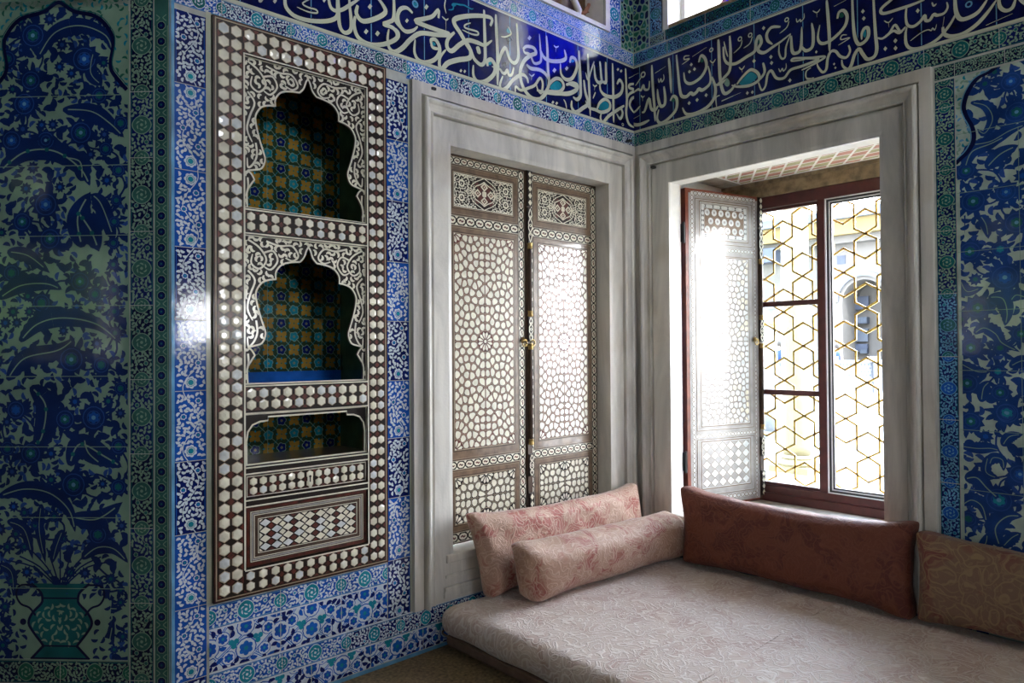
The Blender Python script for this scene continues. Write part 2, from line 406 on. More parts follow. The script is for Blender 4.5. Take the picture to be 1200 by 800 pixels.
    def comma(s, c, a, l, w, m, lay, bend=.5):
        pts = []; n = 7; ph = 2.0*bend
        for i in range(n):
            t = i/(n-1)-.5
            if abs(ph) > .05: R_ = l/ph*.9; th = t*ph*1.15; x, y = R_*math.sin(th), R_*(1-math.cos(th))-R_*.12*ph*.5
            else: x, y = t*l, 0
            pts.append((c[0]+x*math.cos(a)-y*math.sin(a), c[1]+x*math.sin(a)+y*math.cos(a)))
        s.strip(pts, [w*.10, w*.30, w*.46, w*.52, w*.46, w*.30, w*.06], m, lay)

def darts(rng, rect, rad, tries, test=None, pre=()):
    pts = list(pre); a0, b0, a1, b1 = rect
    out = []
    cell = {}
    def key(p): return (int(p[0]/rad), int(p[1]/rad))
    for p in pre: cell.setdefault(key(p), []).append((p[0], p[1], p[2] if len(p) > 2 else rad))
    for _ in range(tries):
        p = (rng.uniform(a0, a1), rng.uniform(b0, b1))
        if test and not test(p): continue
        kx, ky = key(p); ok = True
        for i in range(-3, 4):
            for j in range(-3, 4):
                for q in cell.get((kx+i, ky+j), ()):
                    if (p[0]-q[0])**2+(p[1]-q[1])**2 < ((rad+q[2])*.5)**2: ok = False; break
                if not ok: break
            if not ok: break
        if ok: cell.setdefault((kx, ky), []).append((p[0], p[1], rad)); out.append(p)
    return out

def vcells(pts, rect, gap, dead=()):
    a0, b0, a1, b1 = rect; out = []
    A = np.array(pts)
    for i, p in enumerate(pts):
        d = (A[:, 0]-p[0])**2+(A[:, 1]-p[1])**2; o = np.argsort(d)[1:15]
        poly = [(a0+gap/2, b0+gap/2), (a1-gap/2, b0+gap/2), (a1-gap/2, b1-gap/2), (a0+gap/2, b1-gap/2)]
        for j in o:
            q = pts[j]; dx, dy = q[0]-p[0], q[1]-p[1]; l = math.hypot(dx, dy)
            if l < 1e-6: continue
            dx /= l; dy /= l; c = dx*(p[0]+q[0])/2+dy*(p[1]+q[1])/2-gap/2
            poly = clip_half(poly, dx, dy, c)
            if len(poly) < 3: break
        out.append(poly if len(poly) >= 3 else None)
    return out
def centroid(poly):
    A = cx = cy = 0
    for i in range(len(poly)):
        x0, y0 = poly[i]; x1, y1 = poly[(i+1) % len(poly)]; k = x0*y1-x1*y0; A += k; cx += (x0+x1)*k; cy += (y0+y1)*k
    if abs(A) < 1e-12: return poly[0]
    return (cx/(3*A), cy/(3*A))
def chamfer_poly(poly, f=.22):
    out = []
    for i in range(len(poly)):
        p, q = poly[i], poly[(i+1) % len(poly)]
        out += [(p[0]+(q[0]-p[0])*f, p[1]+(q[1]-p[1])*f), (q[0]-(q[0]-p[0])*f, q[1]-(q[1]-p[1])*f)]
    return out

# ------------------------------------------------------------------ tile designs
def scroll_band(P, a0, b0, a1, b1, seed, vertical=None, ground='tile_navy', cart='tile_turquoise', line='tile_white', flower='tile_sky', carts=True, edge='tile_sky', big=False, lay=1, dense=1.0):
    """one border tile: dark ground, half cartouches at the ends, ring flowers, small scrolling leaves"""
    rng = random.Random(seed)
    if vertical is None: vertical = (b1-b0) > (a1-a0)
    Ln, Wd = ((b1-b0), (a1-a0)) if vertical else ((a1-a0), (b1-b0))
    def T(s, t): return (a0+t, b0+s) if vertical else (a0+s, b0+t)
    P.rect = (a0, b0, a1, b1)
    P.r(a0, b0, a1, b1, ground, lay)
    h = Wd/2; e = Wd*.05
    for t in (e, Wd-e):
        p, q = T(0, t-.0016), T(Ln, t+.0016); P.r(p[0], p[1], q[0], q[1], edge, lay+1)
    pre = []
    if carts:
        for s0, k in ((Ln*.5, 1.), (0, .8), (Ln, .8)):
            c = T(s0, h); rr = h*.78*k
            pts = []
            for i in range(20):
                a = 2*math.pi*i/20; sx_ = rr*.95*math.copysign(abs(math.cos(a))**1.2, math.cos(a)); sy_ = rr*1.02*math.sin(a)
                q = T(s0+sx_, h+sy_); pts.append(q)
            P.fan(c, [(c[0]+(q[0]-c[0])*1.10, c[1]+(q[1]-c[1])*1.10) for q in pts], line, lay+2)
            P.fan(c, pts, cart, lay+3)
            for i in range(6):
                a = 2*math.pi*i/6+.5; P.comma((c[0]+rr*.5*math.cos(a), c[1]+rr*.5*math.sin(a)), a+1.2, rr*.5, rr*.16, line, lay+4)
            P.ngon(c, rr*.18, line, lay+5, n=6)
            pre.append((c[0], c[1], rr*2.1))
    fl = []
    step = Wd*(.42 if not big else .5); n = max(2, int(Ln/step))
    for i in range(n):
        s0 = (i+.5)*Ln/n; t0 = h+(h*.42 if i % 2 else -h*.42)+rng.uniform(-.05, .05)*Wd
        if big and i % 4 == 0: t0 = h; rr = Wd*.17
        else: rr = Wd*.085
        c = T(s0+rng.uniform(-.1, .1)*step, t0)
        if any((c[0]-q[0])**2+(c[1]-q[1])**2 < ((q[2]+rr*2)*.5)**2 for q in pre): continue
        P.scallop(c, rr*1.25, line, lay+3, n=7, d=.2); P.ngon(c, rr*.82, flower if not big or rr > Wd*.1 else 'tile_cobalt', lay+4, n=9); P.ngon(c, rr*.42, cart, lay+5, n=7)
        if rr > Wd*.1: P.ring(c, rr*.55, rr*.7, line, lay+5, n=10)
        pre.append((c[0], c[1], rr*2.9)); fl.append(c)
    # stem
    w = Wd*.022
    pts = [T(s_, h+h*.5*math.sin(s_/step*math.pi*.5+seed)) for s_ in [Ln*i/14 for i in range(15)]]
    P.stroke(pts, w*1.3, line, lay+2, k=3)
    rad = Wd*.13/dense
    for p in darts(rng, (a0+Wd*.09, b0+Wd*.09, a1-Wd*.09, b1-Wd*.09), rad, int(Ln*Wd/(rad*rad)*9), pre=pre):
        P.comma(p, rng.uniform(0, 6.28), rad*1.45, rad*.80, line, lay+3, bend=rng.choice((-.9, .9)))
    P.rect = None
def white_tile(P, a0, b0, a1, b1, seed, lay=1):
    rng = random.Random(seed); P.rect = (a0, b0, a1, b1); w, h = a1-a0, b1-b0
    P.r(a0, b0, a1, b1, 'tile_mint' if seed % 3 == 0 else 'tile_white', lay)
    T = lambda x, y: (a0+x*w, b0+y*.18)
    for pts in ([(0, .1), (.3, .45), (.55, .75), (.75, 1.05)], [(0, .9), (.25, .55), (.55, .25), (.8, -.05)], [(.5, 1.05), (.8, .6), (1.02, .35)], [(.45, -.05), (.75, .35), (1.02, .7)], [(-.02, .5), (.15, .75), (.3, 1.05)], [(-.02, .45), (.12, .2), (.25, -.05)]):
        P.stroke([T(*p) for p in pts], .0105, 'tile_bright', lay+1, k=4); P.stroke([T(*p) for p in pts], .0035, 'tile_white', lay+2, k=4)
    big = [(.5, .32, .027, 'tile_bright'), (.5, .82, .024, 'tile_cobalt'), (.18, .66, .018, 'tile_cobalt'), (.82, .66, .018, 'tile_cobalt'), (0, .5, .026, 'tile_cobalt'), (1, .5, .026, 'tile_cobalt'), (.26, .2, .017, 'tile_cobalt'), (.76, .2, .017, 'tile_cobalt')]
    pre = []
    for x, y, r, m_ in big:
        c = T(x, y); r *= 1.15; P.ngon(c, r*1.45, 'tile_cobalt', lay+2, n=12); P.ngon(c, r*1.3, 'tile_white', lay+3, n=12); P.scallop(c, r, m_, lay+4, n=6, d=.25); P.ngon(c, r*.3, 'tile_turquoise', lay+5, n=7); pre.append((c[0], c[1], r*2.5))
    for x, y in ((.33, .5), (.67, .5)):
        c = T(x, y)
        for k in range(3): P.ngon((c[0]+.012*math.cos(k*2.1+.5), c[1]+.012*math.sin(k*2.1+.5)), .012, 'tile_turquoise', lay+3, n=8)
        pre.append((c[0], c[1], .045))
    for p in darts(rng, (a0, b0, a1, b1), .022, 900, pre=pre):
        P.comma(p, rng.uniform(0, 6.28), .032, .018, rng.choice(('tile_navy', 'tile_navy', 'tile_cobalt')), lay+3, bend=rng.choice((-.6, .6)))
    P.rect = None
def row(P, a0, a1, b0, b1, joints, fn, vertical=False, gw=.003, lay=9):
    """lay tiles between joints, grout lines between"""
    js = joints
    for i in range(len(js)-1):
        if vertical: fn(a0, js[i], a1, js[i+1], i)
        else: fn(js[i], b0, js[i+1], b1, i)
    for j in js[1:-1]:
        if vertical: P.r(a0, j-gw/2, a1, j+gw/2, 'grout', lay)
        else: P.r(j-gw/2, b0, j+gw/2, b1, 'grout', lay)
def frange(a, b, n): return [a+(b-a)*i/n for i in range(n+1)]

# ================================================================== LARGE STRUCTURE
def wall(name, O, U, Nn, u0, u1, z0, z1, thick, holes, m='plaster', mside=None):
    """slab with rectangular holes; front face through O, thickness away from the room"""
    us = sorted({u0, u1, *[h[0] for h in holes], *[h[2] for h in holes]}); zs = sorted({z0, z1, *[h[1] for h in holes], *[h[3] for h in holes]})
    full = {}
    for i in range(len(us)-1):
        for j in range(len(zs)-1):
            cu, cz = (us[i]+us[i+1])/2, (zs[j]+zs[j+1])/2
            full[i, j] = not any(h[0] < cu < h[2] and h[1] < cz < h[3] for h in holes)
    b = MB(); O = Vector(O); U = Vector(U); Nn = Vector(Nn); vid = {}
    def P(i, j, k): return O+U*us[i]+Vector((0, 0, zs[j]))-Nn*(thick*k)
    for (i, j), f in full.items():
        if not f: continue
        b.add([P(i,j,0),P(i+1,j,0),P(i+1,j+1,0),P(i,j+1,0)], [(0,1,2,3)], m)
        b.add([P(i,j,1),P(i+1,j,1),P(i+1,j+1,1),P(i,j+1,1)], [(3,2,1,0)], m)
        for (di, dj, a, c) in ((-1,0,(i,j),(i,j+1)), (1,0,(i+1,j+1),(i+1,j)), (0,-1,(i+1,j),(i,j)), (0,1,(i,j+1),(i+1,j+1))):
            if not full.get((i+di, j+dj), False):
                b.add([P(*a,0),P(*c,0),P(*c,1),P(*a,1)], [(0,1,2,3)], mside or m)
    return b.build(name, kind='structure')
WT = .92
OP = (-1.565, .46, -.28, 2.59)          # window openings (u along the wall from the corner)
CAB = (-2.778, .502, -1.959, 2.889)
UPL = (-1.50, 3.60, -.30, 4.55)
wl = wall('wall_left', (0, 0, 0), (1, 0, 0), (0, -1, 0), EX, .9, -.1, 5, WT, [OP, CAB, UPL], mside='reveal_plaster')
wr = wall('wall_right', (0, 0, 0), (0, -1, 0), (-1, 0, 0), 0, 4.5, -.1, 5, .12, [(.28, .46, 1.565, 2.59), (.29, 3.60, 1.55, 4.55), (2.935, .46, 4.22, 2.59), (2.935, 3.6, 4.22, 4.6)], mside='reveal_plaster')
# the wall behind the marble surround is thick: the embrasure widens behind the rebate
wall('wall_right_outer', (.12, 0, 0), (0, -1, 0), (-1, 0, 0), 0, 5.4, -.1, 5, .80, [(.19, .46, 1.655, 2.68), (.29, 3.60, 1.55, 4.55), (2.845, .46, 4.31, 2.68), (2.935, 3.6, 4.22, 4.6)], m='reveal_plaster')
wall('wall_near', (0, -4.5, 0), (-1, 0, 0), (0, 1, 0), 0, 2.932, -.1, 5, WT, [(.50, 1.60, 1.50, 2.12), (1.65, 3.45, 2.85, 4.8)], mside='reveal_plaster')  # upper opening is unseen, widened and shifted to light the left wall
wch = wall('wall_chamfer', (EX, 0, 0), tuple(CHU), tuple(CHN), -1.5, 0, -.1, 5, .5, [])
wall('wall_chamfer_near', (EX, -4.5, 0), (-CHU.x, CHU.y, 0), (CHN.x, -CHN.y, 0), 0, 1.5, -.1, 5, .5, [])
ax = EX-1.5*math.sqrt(.5); ay = 1.5*math.sqrt(.5)
wall('wall_far_left', (ax, ay, 0), (1, 0, 0), (0, -1, 0), -8-ax, 0, -.1, 5, .4, [])
wall('wall_far_near', (ax, -4.5-ay, 0), (1, 0, 0), (0, 1, 0), -8-ax, 0, -.1, 5, .4, [])
wall('wall_back', (-8, ay, 0), (0, 1, 0), (1, 0, 0), -4.5-2*ay-.0, 0, -.1, 5, .4, [(-2.01, 1.45, -.86, 2.5), (-1.42, 3.0, -1.18, 3.25), (-5.5, 1.6, -4.6, 2.9)], mside='reveal_plaster')  # last opening is unseen, added to light the chamfer and left walls
MB().box(-8, 0, -4.5-ay, ay, -.12, 0, 'floor_mat').build('floor', kind='structure')
MB().box(-8.4, 1.0, -6.4, 2.0, 5, 5.2, 'ceiling_plaster').build('ceiling', kind='structure')

# ================================================================== OUTSIDE
b = MB(); b.box(.95, 60, -40, 40, -.3, -.02, 'terrace_stone'); b.build('courtyard_ground', kind='structure')
b = MB(); b.box(-60, -8.45, -40, 40, -.3, -.02, 'garden_ground'); b.build('garden_ground', kind='structure')

# ================================================================== TILEWORK, LEFT WALL
FR = Lp(480, 96.5)[0]
FX0, FX1, FZ1 = -1.815, -.002, 2.868        # marble surround outer edges
OL = (0, 0, 0); UL = (1, 0, 0); NL = (0, -1, 0)
P = Paint(OL, UL, NL)
P.slab(EX, 0, CAB[0], 2.93, 'grout'); P.slab(CAB[0], 0, CAB[2], CAB[1], 'grout'); P.slab(CAB[2], 0, FX0, 2.93, 'grout'); P.slab(FX0, 0, 0, .215, 'grout'); P.slab(CAB[0], CAB[3], CAB[2], 2.975, 'grout'); P.slab(CAB[2]-.0, 2.93, 0, 2.975, 'grout'); P.slab(FX0, FZ1, 0, 2.93, 'grout'); P.slab(EX, 2.93, CAB[0], 2.975, 'grout')
# tall border strip at the arris
row(P, EX+.012, -2.80, 0, 0, [0, .22, .505, .798, 1.084, 1.362, 1.643, 1.932, 2.239, 2.581, 2.872], lambda a0, b0, a1, b1, i: scroll_band(P, a0, b0, a1, b1, 100+i, carts=False, big=True, ground='tile_cobalt' if i % 3 else 'tile_navy', flower='tile_turquoise', cart='tile_turquoise', edge='tile_cobalt', dense=1.15), vertical=True)
P.r(EX, 0, EX+.012, 2.93, 'tile_sky', 2)
P.r(-2.80, .505, -2.779, 2.90, 'tile_cream', 3)
# strip between cabinet and surround
row(P, -1.952, FX0-.008, 0, 0, [.215, .50, .80, 1.09, 1.37, 1.66, 1.95, 2.25, 2.55, 2.845], lambda a0, b0, a1, b1, i: scroll_band(P, a0, b0, a1, b1, 130+i, carts=False, big=True, ground='tile_cobalt' if i % 2 else 'tile_navy', flower='tile_cobalt', edge='tile_cobalt', dense=1.1), vertical=True)
P.r(FX0-.008, .215, FX0, 2.86, 'tile_cream', 4)
# bands under the cabinet
row(P, 0, 0, .398, .490, [-2.79, -2.492, -2.202, -1.955], lambda a0, b0, a1, b1, i: scroll_band(P, a0, b0, a1, b1, 160+i, ground='tile_cobalt', cart='tile_turquoise'))
row(P, 0, 0, .226, .392, [-2.79, -2.492, -2.202, -1.957], lambda a0, b0, a1, b1, i: white_tile(P, a0, b0, a1, b1, 171+3*i+1))
row(P, 0, 0, .130, .216, [-2.79, -2.485, -2.177, -1.880, -1.58, -1.28, -.98, -.68, -.38, -.01], lambda a0, b0, a1, b1, i: scroll_band(P, a0, b0, a1, b1, 180+i, ground='tile_cobalt' if i < 2 else 'tile_navy', cart='tile_turquoise'))
row(P, 0, 0, .020, .124, [-2.79, -2.35, -2.05, -1.75, -1.45, -1.15, -.85, -.55, -.25, -.01], lambda a0, b0, a1, b1, i: white_tile(P, a0, b0, a1, b1, 190+i*(3 if i > 1 else 1)))
for z in (.395, .222, .127): P.r(-2.79, z-.003, -1.957 if z > .22 else 0, z+.003, 'tile_white', 9)
P.r(-2.79, .218, 0, .225, 'tile_white', 9)
P.r(EX, 0, 0, .018, 'tile_sky', 9)
# border under the inscription
JB = [-2.92, -2.737, -2.437, -2.137, -1.833, -1.534, -1.228, -.925, -.623, -.317, -.008]
row(P, 0, 0, 2.880, 2.966, JB, lambda a0, b0, a1, b1, i: scroll_band(P, a0, 2.895 if i < 4 else 2.874, a1, b1, 200+i, ground='tile_navy' if i % 2 else 'tile_cobalt', cart='tile_turquoise' if i % 3 else 'tile_teal', flower='tile_turquoise'))
P.build('border_tiles', wl)

def frieze_base(P, u0, u1, joints, seed):
    P.slab(u0, 2.975, u1, 3.42, 'tile_royal')
    P.r(u0, 2.972, u1, 2.984, 'tile_cream', 6); P.r(u0, 3.405, u1, 3.416, 'tile_cream', 6)
    for j in joints: P.r(j-.0022, 2.984, j+.0022, 3.405, 'tile_sky', 1)
STROKE_MIN = .3
def script(P, mapf, org, sc_, items, clip):
    """lettering traced stroke by stroke: ('s', width, points) strokes, ('d', x, y, size) diamonds, ('o', x, y, r) rings, ('f', x, y, rx, ry, rot) fills"""
    P.rect = clip
    def M(p): return mapf(org[0]+p[0]/sc_, org[1]+p[1]/sc_)
    def loc(p):
        a = M(p); b_ = M((p[0]+10, p[1])); c = M((p[0], p[1]+10))
        sxl = math.hypot(b_[0]-a[0], b_[1]-a[1])/10; syl = math.hypot(c[0]-a[0], c[1]-a[1])/10
        return sxl, syl
    for it in items:
        k = it[0]
        if k in 'st':
            sxl, syl = loc(it[2][len(it[2])//2]); g = math.sqrt(sxl*syl)
            m_ = 'tile_cream' if k == 's' else 'tile_turquoise'
            P.stroke([M(p) for p in it[2]], it[1]*g*1.02, m_, 4, t0=.5, t1=.25, k=5, out='tile_ink', ow=.0035)
        elif k == 'd':
            x, y, z = it[1:4]; P.face([M((x, y-z)), M((x-z*.8, y+z*.15)), M((x, y+z)), M((x+z*.8, y-z*.15))][::-1][::-1], 'tile_cream', 5)
        elif k == 'o':
            x, y, z = it[1:4]; c = M((x, y)); sxl, syl = loc((x, y)); r = z*math.sqrt(sxl*syl); P.ring(c, r*.55, r, 'tile_cream' if len(it) < 5 else it[4], 5, n=14)
        elif k == 'f':
            x, y, rx, ry, rot = it[1:6]; ps = []
            for i in range(16):
                a = 2*math.pi*i/16; X, Y = rx*math.cos(a), ry*math.sin(a)
                ps.append(M((x+X*math.cos(rot)-Y*math.sin(rot), y+X*math.sin(rot)+Y*math.cos(rot))))
            P.fan(M((x, y)), ps, it[6] if len(it) > 6 else 'tile_turquoise', 3)
    P.rect = None
P = Paint(OL, UL, NL)
frieze_base(P, EX, -.002, [-2.66, -2.34, -2.03, -1.72, -1.43, -1.13, -.84, -.56, -.28], 1)
CL = (EX, 2.985, -.003, 3.404)
script(P, Lp, (300, 0), 6.667, [
 ('s', 30, [(228,-60),(222,20),(240,75),(300,130),(400,162),(520,170),(600,155),(632,120),(630,40),(628,-80)]),
 ('s', 28, [(632,-80),(640,60),(645,180),(665,240),(700,260),(735,235),(740,170),(728,60),(720,-60)]),
 ('s', 26, [(560,-30),(575,50),(610,85),(670,78),(740,35),(810,-10)]),
 ('s', 12, [(420,-5),(360,30),(400,60),(465,80),(470,105),(400,95),(315,58)]),
 ('d', 143, 12, 20), ('d', 528, 8, 16), ('d', 885, 55, 22), ('d', 855, 250, 22), ('d', 943, 265, 22),
 ('s', 32, [(790,45),(780,110),(830,168),(930,148),(1005,100),(985,40),(930,-30)]),
 ('s', 30, [(770,130),(762,200),(790,290),(870,345),(970,352),(1060,325),(1105,285),(1092,238),(1000,192)]),
 ('s', 28, [(60,-60),(40,-10),(20,20)]), ('s', 26, [(-60,-60),(-150,-40),(-200,-120)])], CL)
script(P, Lp, (440, 0), 6.667, [
 ('s', 28, [(285,105),(240,65),(190,75),(168,130),(185,200),(230,248),(290,240),(325,208)]),
 ('s', 28, [(135,-60),(140,60),(135,150),(100,175),(60,193),(130,220),(165,270),(150,318),(100,340)]),
 ('s', 24, [(140,60),(145,150),(190,215),(240,250)]),
 ('d', 240, 165, 18), ('d', 392, 58, 22), ('o', 305, 35, 26, 'tile_sky'), ('f', 305, 35, 14, 14, 0), ('d', 13, 265, 20),
 ('s', 30, [(487,145),(487,80),(440,130),(375,150),(308,168),(370,198),(480,238),(575,272),(480,275),(350,262),(270,310),(205,378),(145,408),(102,375),(90,300),(100,230)]),
 ('s', 28, [(432,350),(430,315),(462,312),(490,355),(495,410),(460,465),(395,490),(335,475),(300,410),(305,310)]),
 ('s', 22, [(430,345),(445,375),(490,385)]), ('f', 447, 345, 20, 14, .5),
 ('t', 10, [(565,80),(600,75),(610,35),(655,40),(690,45),(740,72),(760,70)]), ('f', 608, 40, 18, 14, 0),
 ('s', 8, [(545,-10),(535,50),(548,110)]), ('s', 10, [(515,132),(545,158),(565,148)]), ('s', 8, [(545,155),(545,240)]),
 ('s', 32, [(892,205),(905,150),(840,128),(720,128),(620,150),(612,190),(660,265),(705,345),(740,405),(728,455),(640,470),(560,495),(515,542),(495,515),(500,450),(545,390)]),
 ('s', 30, [(612,255),(560,310),(555,372),(592,400),(655,350),(720,318),(790,335),(850,355),(905,318)]),
 ('s', 26, [(843,80),(846,200),(850,340),(850,470),(820,508),(765,460),(735,380),(705,320)]),
 ('s', 34, [(790,365),(800,395),(806,425)]),
 ('s', 28, [(872,520),(868,482),(900,468),(928,515),(920,580),(860,635),(795,642),(760,590),(760,510)]), ('f', 886, 495, 18, 16, 0),
 ('s', 26, [(935,115),(940,250),(948,400),(950,540),(948,668)]), ('s', 14, [(905,523),(965,523)]),
 ('s', 12, [(738,182),(695,198),(700,222),(790,250),(792,275),(740,267),(672,235)]),
 ('d', 662, 555, 14), ('d', 692, 560, 14), ('s', 10, [(975,287),(1012,290),(1055,265),(1030,208)]), ('f', 1037, 240, 18, 22, 0)], CL)
script(P, Lp, (560, 10), 6.667, [
 ('s', 24, [(298,118),(306,250),(310,385),(280,428),(242,395),(212,310),(182,345),(160,410),(155,440)]),
 ('s', 20, [(275,462),(262,515),(237,522),(225,482),(207,508),(185,502),(165,475),(112,462)]),
 ('s', 24, [(388,585),(375,540),(335,518),(270,560),(225,615),(185,637),(167,600),(190,528)]),
 ('s', 26, [(348,320),(375,298),(430,310),(447,350),(400,372),(350,420),(325,500),(338,590),(375,660),(425,705),(485,705),(530,665),(550,600)]),
 ('s', 18, [(350,320),(362,348),(402,362),(430,425),(462,430),(488,405),(482,300),(475,200)]),
 ('s', 24, [(480,320),(510,382),(560,410),(640,412),(682,388),(670,322)]), ('s', 22, [(530,215),(538,330),(542,470),(550,590),(520,660),(480,700)]),
 ('d', 397, 232, 20), ('d', 592, 485, 20), ('d', 688, 470, 18), ('d', 580, 735, 14), ('d', 610, 742, 14),
 ('s', 22, [(712,425),(725,385),(758,400),(768,465),(732,545),(682,556),(645,512),(640,430)]), ('f', 733, 408, 16, 16, 0),
 ('f', 600, 605, 50, 40, .1), ('s', 22, [(538,640),(555,590),(600,550),(645,560),(665,610),(630,650),(540,640)]),
 ('s', 24, [(375,440),(410,470),(480,482),(530,522),(560,590)]),
 ('s', 22, [(455,640),(540,660),(640,667),(722,657),(772,622),(722,595),(690,592)]),
 ('s', 18, [(288,672),(290,612),(330,640),(392,622),(440,600),(480,545),(502,590),(490,660),(465,640),(450,590)]),
 ('s', 22, [(785,330),(790,480),(797,600),(792,690)]), ('s', 10, [(665,712),(680,740),(688,785)]),
 ('s', 9, [(393,510),(415,530),(437,513)]), ('s', 8, [(415,530),(412,562)]), ('s', 9, [(588,290),(605,305),(627,296)]), ('s', 8, [(605,305),(603,340)])], CL)
script(P, Lp, (640, 40), 6.667, [
 ('s', 24, [(250,130),(256,250),(263,400),(262,482),(235,512),(205,492)]), ('s', 24, [(150,398),(200,385),(240,402),(228,440),(165,470),(85,470)]),
 ('s', 24, [(290,360),(300,450),(322,540),(280,580),(225,612),(195,575),(195,520)]), ('s', 20, [(320,155),(325,300),(332,450),(340,645)]),
 ('s', 13, [(370,215),(345,290),(322,360),(303,300)]), ('s', 22, [(415,215),(425,330),(428,372),(400,378),(378,335),(370,240)]), ('s', 22, [(460,220),(463,330),(460,378),(430,372)]),
 ('s', 9, [(360,395),(375,410),(392,398)]), ('s', 8, [(375,410),(372,440)]), ('s', 9, [(380,455),(372,475),(360,505)]),
 ('f', 442, 562, 44, 36, -.1), ('s', 20, [(392,592),(412,540),(455,510),(492,540),(487,590),(430,612),(380,592),(330,575),(302,520)]),
 ('s', 22, [(548,392),(570,360),(592,400),(580,460),(530,492),(460,482),(420,440),(415,380)]), ('d', 555, 278, 13), ('d', 580, 290, 13),
 ('s', 20, [(513,230),(518,400),(520,560),(522,692)]), ('s', 20, [(605,560),(570,582),(540,602),(482,642),(440,690),(420,662),(425,620)]),
 ('s', 18, [(548,602),(575,580),(592,620),(572,662),(545,622)]), ('s', 20, [(615,270),(620,400),(626,520),(620,620),(640,700),(682,730)]),
 ('s', 16, [(690,390),(650,395),(642,420),(688,440),(640,475),(622,540)]), ('s', 18, [(690,490),(660,510),(648,560),(680,615)]), ('s', 7, [(640,345),(690,322)]), ('o', 593, 708, 10)], CL)
P.build('inscription_frieze', wl)

# upper work on the left wall
P = Paint(OL, UL, NL)
P.slab(EX, 3.42, -.302, 3.60, 'grout'); P.slab(-.302, 3.42, 0, 5, 'grout')
JU = [-2.92, -2.6, -2.3, -2.0, -1.7, -1.4, -1.1, -.80, -.48, -.01]
row(P, 0, 0, 3.424, 3.505, JU, lambda a0, b0, a1, b1, i: scroll_band(P, a0, b0, a1, b1, 230+i, ground='tile_cobalt', cart='tile_turquoise', flower='tile_turquoise'))
row(P, 0, 0, 3.512, 3.572, [-2.92, -2.5, -2.14, -1.78, -1.42, -1.06, -.70, -.36, -.14], lambda a0, b0, a1, b1, i: scroll_band(P, a0, b0, a1, b1, 250+i, ground='tile_bright', cart='tile_turquoise', flower='tile_sky', carts=False))
row(P, -.262, -.142, 0, 0, [3.575, 3.85, 4.15, 4.5], lambda a0, b0, a1, b1, i: scroll_band(P, a0, b0, a1, b1, 270+i, ground='tile_cobalt'), vertical=True)
def network(P, rect, seed, rad=.035):
    rng = random.Random(seed); P.rect = rect; P.r(*rect, 'tile_sage', 1)
    pts = darts(rng, rect, rad, 3000)
    for c in vcells(pts, rect, .010):
        if not c: continue
        c = chamfer_poly(c, .2); P.face(c, rng.choice(('tile_ink', 'tile_navy', 'tile_green', 'tile_teal')), 2)
        if rng.random() < .4: P.ngon(centroid(c), rad*.16, 'tile_sky', 3, n=6)
    P.rect = None
network(P, (-.135, 3.512, -.004, 4.3), 5)
P.build('upper_border_tiles', wl)

# ================================================================== TILEWORK, RIGHT WALL
OR_ = (0, 0, 0); UR = (0, -1, 0); NR = (-1, 0, 0)
FY1 = 1.806
P = Paint(OR_, UR, NR)
P.slab(0, 2.868, FY1, 2.975, 'grout'); P.slab(FY1, 0, 4.5, 2.975, 'grout')
row(P, 0, 0, 2.874, 2.966, [.008, .14, .27, .57, .87, 1.17, 1.47, 1.77, 2.08, 2.40, 2.70, 3.0], lambda a0, b0, a1, b1, i: scroll_band(P, a0, b0, a1, b1, 300+i, ground='tile_ink' if i % 2 else 'tile_navy', cart='tile_teal', line='tile_sage', flower='tile_teal', edge='tile_teal'))
row(P, 1.815, 1.897, 0, 0, [.0, .30, .585, .87, 1.17, 1.47, 1.77, 2.07, 2.36, 2.66, 2.79], lambda a0, b0, a1, b1, i: scroll_band(P, a0, b0, a1, b1, 320+i, ground='tile_navy', cart='tile_cobalt' if i < 5 else 'tile_teal', line='tile_sky' if i < 6 else 'tile_sage', flower='tile_turquoise', edge='tile_teal'), vertical=True)
row(P, 0, 0, 2.80, 2.862, [1.815, 1.90, 2.1, 2.4, 2.7, 3.0], lambda a0, b0, a1, b1, i: scroll_band(P, a0, b0, a1, b1, 340+i, ground='tile_ink', cart='tile_teal', line='tile_sage', flower='tile_teal', edge='tile_teal', carts=False))
P.build('border_tiles', wr)
P = Paint(OR_, UR, NR)
frieze_base(P, .002, 4.5, [.055, .32, .60, .88, 1.17, 1.46, 1.76, 2.07], 2)
CRr = (.003, 2.985, 4.4, 3.404)
